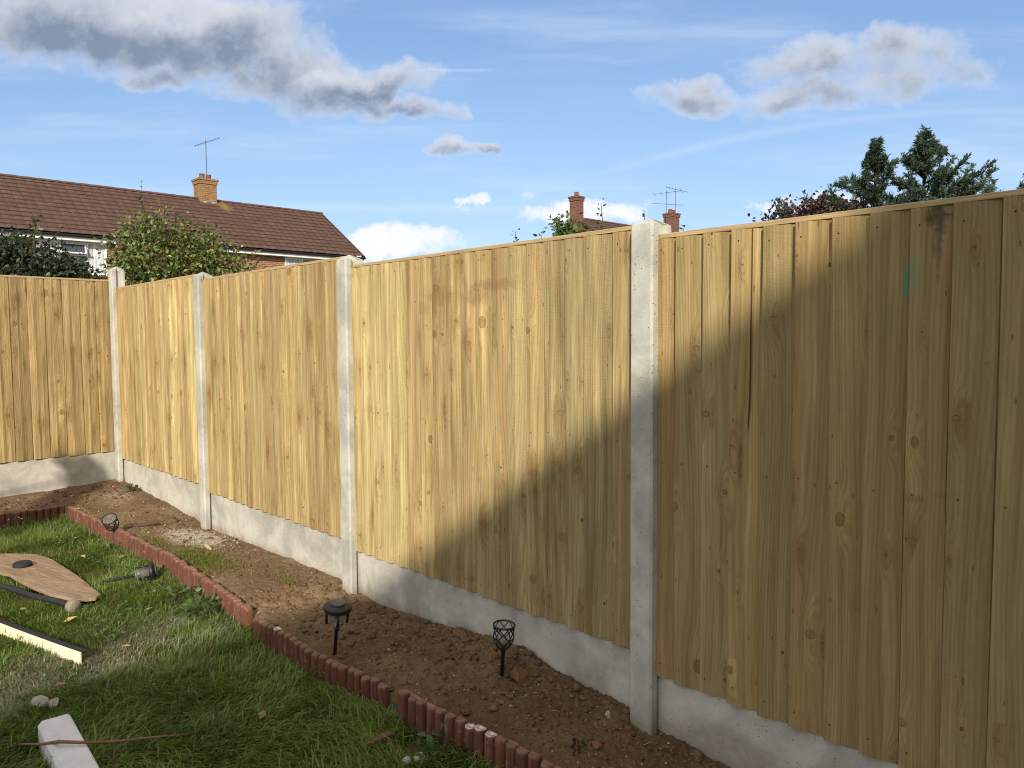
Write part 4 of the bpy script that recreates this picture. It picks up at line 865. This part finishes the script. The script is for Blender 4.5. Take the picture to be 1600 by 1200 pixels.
# conifers
def conifer(label, base_px, top_px, Y, limbs, seed, dens=1.):
    b0, tp = at(*base_px, Y), at(*top_px, Y); root = empty('conifer_tree', (b0[0], b0[1], -.6)); tag(root, label, 'conifer tree', 'conifer trees beyond the shaded panel'); q = np.random.default_rng(seed)
    org = np.array([b0[0], b0[1], -.6]); top = tp - org; m = MB(); m.tube([(0, 0, -.05), tuple(np.array([0, 0, top[2] * .5])), tuple(top * .8 + np.array([0, 0, 0])), tuple(top)], [.14, .09, .035, .006], 8); m.build('trunk', M_barkd, root, True)
    C_, D_, L_ = [], [], []; mb = MB()
    for (z0, az_, ln, up) in limbs:
        f = z0; s0 = np.array([top[0] * max(0, f - .4) / .6, 0, top[2] * f]); dirh = np.array([math.cos(az_), math.sin(az_), 0]); pts = []
        for k in np.linspace(0, 1, 7): pts.append(s0 + dirh * ln * k + np.array([0, 0, ln * (up * k + .22 * k * k)]) + q.normal(0, .02, 3) * k)
        mb.tube([tuple(p) for p in pts], list(np.linspace(.022, .004, 7)), 5)
        nsub = int(40 * ln * dens) + 8
        for _ in range(nsub):
            k = .12 + .88 * q.random() ** .8; j = min(5, int(k * 6)); p = pts[j] + (pts[j + 1] - pts[j]) * (k * 6 - j); ld = pts[j + 1] - pts[j]; ld /= np.linalg.norm(ld)
            sd = ld * q.uniform(.5, 1.2) + q.normal(0, .5, 3) + np.array([0, 0, .18]); sd /= np.linalg.norm(sd); sl = (.19 * (1.05 - k) + .07) * q.uniform(.6, 1.3) * min(1, .45 + ln * .4)
            ns = int(34 * sl / .2) + 8; u_ = q.random(ns)
            C_.append(p + u_[:, None] * sd * sl + q.normal(0, .012, (ns, 3))); dd_ = sd + q.normal(0, .42, (ns, 3)); D_.append(dd_); L_.append(q.uniform(.035, .08, ns))
    C_, D_, L_ = map(np.concatenate, (C_, D_, L_)); n = len(C_); tn = np.array([[.052, .082, .060]]) * q.uniform(.5, 1.5, (n, 1)); ye = q.random(n) < .16; tn[ye] = np.array([.085, .11, .055])
    leaves('foliage', C_, D_, L_, L_ * .13, tn, M_needle, root); mb.build('limbs', M_barkd, root, True)
def auto_limbs(seed, n, z0, z1, l0, l1, up):
    q = random.Random(seed); return [(z0 + (z1 - z0) * (i + q.random()) / n, q.uniform(0, 2 * math.pi), (l0 + (l1 - l0) * i / n) * q.uniform(.6, 1.2), up * q.uniform(.6, 1.5)) for i in range(n)]
conifer('taller conifer with upswept branches, the right one of the pair', (1438, 420), (1446, 208), 13.5, auto_limbs(1, 52, .52, .97, 1.75, .08, .36) + auto_limbs(7, 16, .90, .995, .22, .04, 1.1) + [(.62, .05, 1.3, .75), (.66, -.2, 1.1, .9), (.58, .2, 1.45, .55), (.70, .1, .95, 1.0), (.76, .15, .55, 1.5), (.55, .0, 1.5, .45), (.80, .1, .42, 1.9), (.60, .1, 1.25, .85)], 1)
conifer('shorter conifer leaning left with a long low branch', (1358, 420), (1370, 224), 13.0, auto_limbs(2, 46, .52, .97, 1.5, .07, .32) + auto_limbs(8, 14, .90, .995, .20, .04, 1.1) + [(.60, 3.2, 1.6, .42), (.62, 3.05, 1.55, .50), (.66, 3.0, 1.1, .6), (.70, 3.3, .8, .75), (.74, 3.0, .6, .6), (.60, 3.4, 1.25, .30), (.64, 3.1, 1.0, .40), (.56, 3.1, 1.35, .42)], 2)
conifer('edge of a conifer tree cut off by the right side of the picture', (1625, 420), (1622, 262), 13.0, auto_limbs(3, 26, .5, .98, 1.1, .1, .45), 3)

# small broad leaves in the turf, straw litter in the bed
tw, nw, _, ew = grass_field(9000, (-6.7, -.9), (-.6, 1.82)); k = (fbm(tw * 3, nw * 3, 2, 71) + .25 * np.exp(-ew / .12)) > .62; tw, nw = tw[k][:900], nw[k][:900]; n = len(tw)
x, y, _ = W(tw, nw); c_ = np.repeat(np.stack([x, y, lawn_z(tw, nw) + rng.uniform(.012, .03, n)], -1), 3, 0); a = np.repeat(rng.uniform(0, 6.28, n), 3) + np.tile([0, 2.1, 4.2], n)
tag(leaves('clover', c_, np.stack([np.cos(a), np.sin(a), rng.uniform(.0, .5, 3 * n)], -1), rng.uniform(.011, .022, 3 * n), rng.uniform(.005, .008, 3 * n), np.array([[.075, .135, .05]]) * rng.uniform(.6, 1.3, (3 * n, 1)), M_leaf), kind='stuff', label='small clover leaves dotted through the lawn grass')
tl, nl_ = bed_pts(260, -6.6, -1.0); x, y, _ = W(tl, nl_); a = rng.uniform(0, 6.28, 260)
tag(leaves('straw_litter', np.stack([x, y, soil_z(tl, nl_) + .004], -1), np.stack([np.cos(a), np.sin(a), rng.uniform(-.1, .15, 260)], -1), rng.uniform(.012, .055, 260), rng.uniform(.0008, .002, 260), np.array([[.40, .31, .19]]) * rng.uniform(.35, 1.2, (260, 1)), M_leaf), kind='stuff', label='bits of straw and twig littering the soil bed')

# broad weeds
def weed(px, py, zf, n, ls, spread, lb, tint):
    x, y, z = PX(px, py, zf); root = empty('weed_plant', (x, y, z)); tag(root, lb, 'weed'); a = rng.uniform(0, 6.28, n); r = spread * np.sqrt(rng.random(n)); p = np.stack([r * np.cos(a), r * np.sin(a), .01 + .05 * rng.random(n)], -1)
    d_ = np.stack([np.cos(a), np.sin(a), rng.uniform(-.2, .5, n)], -1) + rng.normal(0, .35, (n, 3)); leaves('leaves', p, d_, ls * rng.uniform(.6, 1.2, n), ls * .42, np.array([tint]) * rng.uniform(.7, 1.35, (n, 1)), M_leaf, root)
    m = MB()
    for i in range(min(n, 14)): m.tube([(0, 0, -.01), tuple(p[i] * .6 + np.array([0, 0, .012])), tuple(p[i])], [.0022, .0016, .001], 5)
    m.build('stems', M_bark, root)
weed(312, 960, LZ(.025), 80, .044, .10, 'broad leaved weed growing against the sunlit log edging', (.085, .135, .045)); weed(288, 935, LZ(.02), 34, .036, .08, 'smaller weed left of the broad leaved one by the edging', (.075, .12, .04))
weed(207, 768, soil_z, 16, .042, .035, 'small green weed in the soil beside the corner post', (.06, .11, .03)); weed(905, 1176, soil_z, 9, .022, .02, 'tiny green seedling in the shaded soil near the nearest post', (.03, .07, .02))
weed(690, 1180, LZ(.02), 26, .036, .10, 'low weed at the foot of the white topped edging logs', (.05, .09, .03))

# fallen leaves
FL = [(190, 870), (36, 952), (110, 968), (196, 1010), (233, 952), (130, 640 + 230), (410, 1117), (95, 1030 + 40), (245, 985), (60, 935 + 35)]
for k, (px, py) in enumerate(FL):
    x, y, z = PX(px, py, LZ(.03)); m = MB(); q = random.Random(k); L_ = q.uniform(.022, .034)
    m.add([(-L_, 0, 0), (-.2 * L_, -.5 * L_, .006), (L_, 0, .004), (-.2 * L_, .55 * L_, .007), (0, 0, -.002)], [(0, 1, 4), (1, 2, 4), (2, 3, 4), (3, 0, 4)], tint=random.choice([(.42, .32, .16), (.50, .36, .12), (.36, .24, .14)]))
    o = m.build('fallen_leaf', M_leaf); o.location = (x, y, z); o.rotation_euler = (q.uniform(-.3, .3), q.uniform(-.3, .3), q.uniform(0, 6)); tag(o, 'small dry yellow leaf fallen on the green lawn', 'leaf', 'fallen leaves on the lawn')

# ------------------------------------------------------------------ houses
HROT = math.atan2(NN[1], NN[0])
def roof_slope(x0, x1, L, seed, moss=None):
    xs = np.arange(x0, x1 + .01, .05); rows = []; C = int(L / .3); step = L / C
    wave = .016 * np.abs(np.sin(xs / .3 * math.pi)) ** .8
    V, A = [], []
    for c in range(C):
        for s_, h in ((c * step, .030), ((c + 1) * step, .004)):
            jit = rng.normal(0, .0015, len(xs)); V.append(np.stack([xs, np.full_like(xs, s_), h + wave + jit], -1)); mo = np.zeros_like(xs)
            if moss: mo = np.exp(-((xs - moss[0]) / .5) ** 2 - ((s_ - moss[1]) / .8) ** 2) * .7
            A.append(np.stack([xs, np.full_like(xs, s_ + (1e-3 if h > .01 else -1e-3)), mo], -1))
    V, A = np.array(V), np.array(A); return V, A, grid(len(V), len(xs))
def aerial(label, loc, h, booms, rz, base_h=.3):
    root = empty('tv_aerial', loc, rz); tag(root, label, 'tv aerial', 'roof aerials on chimneys'); m = MB(); m.tube([(0, 0, -base_h), (0, 0, h)], .016, 6); m.build('mast', M_alu_d, root)
    for (z, ln, ne, el, up) in booms:
        m = MB(); m.tube([(-ln * .45, 0, z - up * ln * .45), (ln * .55, 0, z + up * ln * .55)], .011, 5); b = m.build('boom', M_alu_d, root)
        m = MB()
        for k in range(ne):
            x_ = -ln * .45 + ln * k / (ne - 1); m.tube([(x_, -el, z + up * x_), (x_, el, z + up * x_)], .0075, 4)
        m.build('elements', M_alu_d, b)
M_alu_d = plain('weathered_aerial', (.09, .09, .10), .5, .3, .1)
def chimney(root, x, y, z0, z1, wx, wy, mat, pots, flash=True):
    m = MB(); m.box(x - wx, x + wx, y - wy, y + wy, z0, z1 - .22); m.box(x - wx - .035, x + wx + .035, y - wy - .035, y + wy + .035, z1 - .217, z1 - .08); m.box(x - wx - .065, x + wx + .065, y - wy - .065, y + wy + .065, z1 - .077, z1); c = m.build('chimney', mat, root)
    for (px, py) in pots: m = MB(); m.lathe([(.12, 0), (.125, .06), (.105, .08), (.10, .2), (.115, .22), (.09, .22), (.085, .02), (0, .02)], 16, M=Matrix.Translation((x + px, y + py, z1 + .002))); m.build('chimney_pot', M_pot, c, True)
    if flash: m = MB(); m.box(x - wx - .012, x + wx + .012, y - wy - .012, y + wy + .012, z0 + .55, z0 + .78); m.build('flashing', M_lead, c)
    return c
def house(name, label, tw, x0, x1, eave, ridge, run, depth, seed, moss=None, wallmat=None, z_base=-.6):
    """front wall plane at fence coordinate t=tw; local x runs along the far side, local y away from the camera"""
    x, y, _ = W(tw, 0); root = empty(name, (x, y, 0), HROT); tag(root, label, 'house'); oh = .35
    m = MB(); m.box(x0, x1, 0, depth, z_base, eave + .02); zr = ridge - .06; yr = run - oh
    for xx in (x0, x1): m.add([(xx, 0, eave + .02), (xx, depth, eave + .02), (xx, yr, zr)], [(0, 1, 2)])
    m.build('wall', wallmat or M_brick, root)
    L = math.hypot(run, ridge - eave); V, A, Q = roof_slope(x0 - .15, x1 + .15, L, seed, moss); cs, sn = run / L, (ridge - eave) / L
    P = np.stack([V[..., 0], -oh + V[..., 1] * cs - V[..., 2] * sn, eave + V[..., 1] * sn + V[..., 2] * cs], -1).reshape(-1, 3)
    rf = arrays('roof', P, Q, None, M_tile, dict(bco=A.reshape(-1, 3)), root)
    m = MB(); yb = depth + oh; m.add([(x0 - .15, yr, ridge), (x1 + .15, yr, ridge), (x1 + .15, yb, eave), (x0 - .15, yb, eave)], [(0, 1, 2, 3)], bco=[(0, 0, 0), (9, 0, 0), (9, 4, 0), (0, 4, 0)])
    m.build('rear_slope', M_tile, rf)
    m = MB(); xx = x0 - .15
    while xx < x1 + .15:
        e = min(xx + .45, x1 + .15); n_ = 6; vs = []
        for X_ in (xx, e - .01):
            for k in range(n_ + 1): a = math.pi * k / n_; vs.append((X_, yr + .12 * math.cos(a), ridge - .02 + .085 * math.sin(a) + (0 if X_ == xx else .008)))
        m.add(vs, [(k, k + 1, n_ + 2 + k, n_ + 1 + k) for k in range(n_)], bco=(xx, 3.3, 0)); xx += .45
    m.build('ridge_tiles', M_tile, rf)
    m = MB(); m.box(x0 - .12, x1 + .12, -oh + .03, -oh + .055, eave - .20, eave - .035); m.build('fascia', M_white, root)
    m = MB(); m.box(x0 - .12, x1 + .12, -oh + .057, -.002, eave - .195, eave - .18); m.build('soffit', M_white, root)
    m = MB(); vs = []; n_ = 8
    for X_ in (x0 - .14, x1 + .14):
        for k in range(n_ + 1): a = math.pi + math.pi * k / n_; vs.append((X_, -oh - .035 + .06 * math.cos(a), eave - .02 + .075 * math.sin(a)))
    m.add(vs, [(k, k + 1, n_ + 2 + k, n_ + 1 + k) for k in range(n_)]); m.box(x0 - .14, x1 + .14, -oh - .095, -oh + .025, eave - .03, eave - .018); m.build('gutter', M_gutter, root)
    for xx, s_ in ((x0 - .15, -1), (x1 + .15, 1)):
        m = MB(); w_ = .10 * s_; t_ = .03 * s_
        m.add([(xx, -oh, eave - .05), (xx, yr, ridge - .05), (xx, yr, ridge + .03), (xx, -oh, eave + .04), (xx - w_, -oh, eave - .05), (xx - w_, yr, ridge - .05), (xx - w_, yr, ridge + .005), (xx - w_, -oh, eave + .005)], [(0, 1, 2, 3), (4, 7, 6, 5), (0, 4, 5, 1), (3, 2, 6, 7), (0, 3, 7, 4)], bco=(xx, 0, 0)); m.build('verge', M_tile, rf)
    return root
def window(root, x0, x1, z0, z1, muls, vent=None, y=-.0):
    m = MB(); f = .055; m.box(x0, x1, y - .045, y + .02, z0, z0 + f); m.box(x0, x1, y - .045, y + .02, z1 - f, z1); b = [x0] + muls + [x1]
    for k, xx in enumerate(b): a = xx if k == 0 else (xx - f if k == len(b) - 1 else xx - f / 2); m.box(a, a + f, y - .043, y + .018, z0 + f + .001, z1 - f - .001)
    fr = m.build('window', M_white, root)
    m = MB()
    for k in range(len(b) - 1):
        if vent is not None and k == vent: m.box(b[k], b[k + 1], y - .006, y - .003, z0, z1 - .42)
        else: m.box(b[k], b[k + 1], y - .006, y - .003, z0, z1)
    m.build('pane', M_pane, fr)
    for k in ([0, 2] if len(b) > 3 else [0]):
            m = MB(); xs = np.linspace(b[k] + .05, b[k + 1] - .04, 60)
            m.add([(x_, y - .008 - .0015 * math.sin(x_ * 75), z_) for z_ in (z0 + .05, z1 - .05) for x_ in xs], [(i, i + 1, 61 + i, 60 + i) for i in range(59)])
            m.build('net_curtain', M_curt, fr)
    if vent is not None:
        k = vent; MM = Matrix.Translation((0, y - .045, z1 - .05)) @ Matrix.Rotation(R(-22), 4, 'X'); a0, a1 = b[k] + .04, b[k + 1] - .04; m = MB()
        for bx_ in ((a0, a1, 0, .035, -.045, 0), (a0, a1, 0, .035, -.38, -.335), (a0, a0 + .045, 0, .035, -.334, -.046), (a1 - .045, a1, 0, .035, -.334, -.046)): m.box(*bx_, M=MM)
        v_ = m.build('open_vent', M_white, fr); m = MB(); m.box(a0 + .04, a1 - .04, .012, .018, -.345, -.04, M=MM); m.build('vent_pane', M_pane, v_)
        m = MB(); m.box(b[k], b[k + 1], y - .042, y + .016, z1 - .46, z1 - .41); m.build('transom', M_white, fr)
    m = MB(); m.box(x0 - .05, x1 + .05, y - .09, y, z0 - .06, z0 - .003); m.build('sill', M_redsill, fr)
h1 = house('terraced_house', 'long brick terraced house with a brown tiled roof behind the bush', -28.35, -5., 17.85, 5.0, 7.25, 3.5, 6.3, 1, moss=(13.3, 3.6))
window(h1, 5.86, 8.02, 3.72, 4.80, [6.55, 7.42], 1); window(h1, 14.5, 16.7, 3.7, 4.80, [15.25, 16.0]); window(h1, -1.5, .7, 3.7, 4.8, [-.7, 0.])
chimney(h1, 12.72, 3.2, 6.35, 8.06, .345, .32, M_brick_y, [(-.12, 0), (.16, .05)])
chimney(h1, 4.2, 3.2, 6.35, 8.06, .40, .34, M_brick_y, [(0, 0)])
def hp(tw, x, y, z): a = np.array(W(tw, 0)[:2]) + NN * x - D * y; return (a[0], a[1], z)
aerial('thin aerial on the ochre chimney of the terraced house', hp(-28.35, 12.80, 3.2, 8.06), 1.62, [(1.52, .95, 9, .17, .35)], HROT - R(35), .35)
aerial('aerial boom reaching in from the left edge above the long roof', hp(-28.35, 4.2, 3.2, 8.06), .62, [(.44, 1.9, 12, .16, -.06)], 0., .35)
h2 = house('gabled_house', 'distant red brick gabled house with two chimneys, behind the panel cut by the shadow', -22.15, 28.46, 46., 5.1, 7.4, 3.5, 6.3, 2, wallmat=M_brick_d)
chimney(h2, 28.22, 3.0, 4.5, 8.38, .235, .24, M_brick_d, [(0, 0)], False); chimney(h2, 36.35, 3.15, 6.4, 8.45, .33, .30, M_brick_d, [(-.15, 0), (.15, 0)], False)
aerial('aerial with two stacked booms on the far chimney', hp(-22.15, 35.85, 3.15, 8.4), 1.25, [(1.15, 1.5, 5, .55, .05), (.52, 1.7, 9, .12, -.12)], R(-20), .6)
aerial('taller aerial with a drooping boom on the far chimney', hp(-22.15, 36.75, 3.15, 8.4), 1.55, [(1.45, 1.15, 8, .20, -.28)], R(-12), .6)
# house behind the camera, whose roof edge throws the long diagonal shadow
HY = -10.5; TE = math.tan(R(SUN_EL)); off = -HY * TE * math.hypot(1, SUN_AX)
roofz = lambda X: .43 * (X - SUN_AX * HY) + 2.43 + off
root = empty('rendered_house', (0, HY, 0)); tag(root, 'rendered gabled house behind the camera that shades the near fence', 'house'); xl, xr, xp = -4.0, 13., 4.5; zl, zp = roofz(xl), roofz(xp); zr_ = zl
m = MB(); m.add([(xl + .4, -.3, -.6), (xr - .4, -.3, -.6), (xr - .4, -.3, zl + .08), (xp, -.3, zp - .12), (xl + .4, -.3, zl + .08), (xl + .4, -9, -.6), (xr - .4, -9, -.6), (xr - .4, -9, zl + .08), (xp, -9, zp - .12), (xl + .4, -9, zl + .08)], [(0, 1, 2, 3, 4), (9, 8, 7, 6, 5), (0, 4, 9, 5), (1, 6, 7, 2)]); m.build('wall', M_render, root)
m = MB()
for a, b_ in (((xl, zl), (xp, zp)), ((xp, zp), (xr, zl))): m.add([(a[0], 0, a[1]), (b_[0], 0, b_[1]), (b_[0], -9.3, b_[1]), (a[0], -9.3, a[1]), (a[0], 0, a[1] - .12), (b_[0], 0, b_[1] - .12), (b_[0], -9.3, b_[1] - .12), (a[0], -9.3, a[1] - .12)], [(0, 1, 2, 3), (4, 7, 6, 5), (0, 4, 5, 1), (3, 2, 6, 7), (0, 3, 7, 4), (1, 5, 6, 2)], bco=[(0, 0, 0)] * 8)
m.build('roof', M_tile, root); window(root, 3., 5., 3.6, 4.8, [4.], None, -.3); chimney(root, 1.0, -.5, roofz(.5) - .6, roofz(1.6) + 1.1, .52, .38, M_brick_y, [(-.2, 0), (.2, 0)])  # unseen chimney added to steepen the top of the shadow edge
# unseen tree added at the left, crown blobs shaped to shadow the far corner
TYY = 1.0; toff = -TYY * TE; root = empty('shadow_caster_tree', (-5.6, TYY, -.3)); tag(root, 'unseen tree added out to the left to shade the far corner', 'tree')
bl = [(x0 + SUN_AX * TYY + 5.6, 0, z0 + toff + .3, rx, .2, rz) for x0, z0, rx, rz in ((-4.07, 3.47, .090, .14), (-3.99, 3.2, .10, .18), (-3.86, 2.95, .11, .14), (-4.0, 2.74, .22, .11), (-4.4, 2.66, .26, .12), (-4.8, 2.7, .3, .15))]
p, d = clump(bl, 300, 14, .03); n = len(p); leaves('crown', p, rng.normal(size=(n, 3)), .09, .032, np.array([[.05, .09, .03]]) * rng.uniform(.7, 1.3, (n, 1)), M_leaf, root)
m = MB(); m.tube([(0, 0, -.1), (.05, 0, 1.4), (.0, 0, 2.9)], [.09, .07, .02], 8)
for b in bl: m.tube([(.03, 0, 1.5), (b[0] * .6, 0, b[2] * .75 + .4), (b[0], 0, b[2])], [.03, .02, .006], 6)
m.build('trunk', M_bark, root, True)
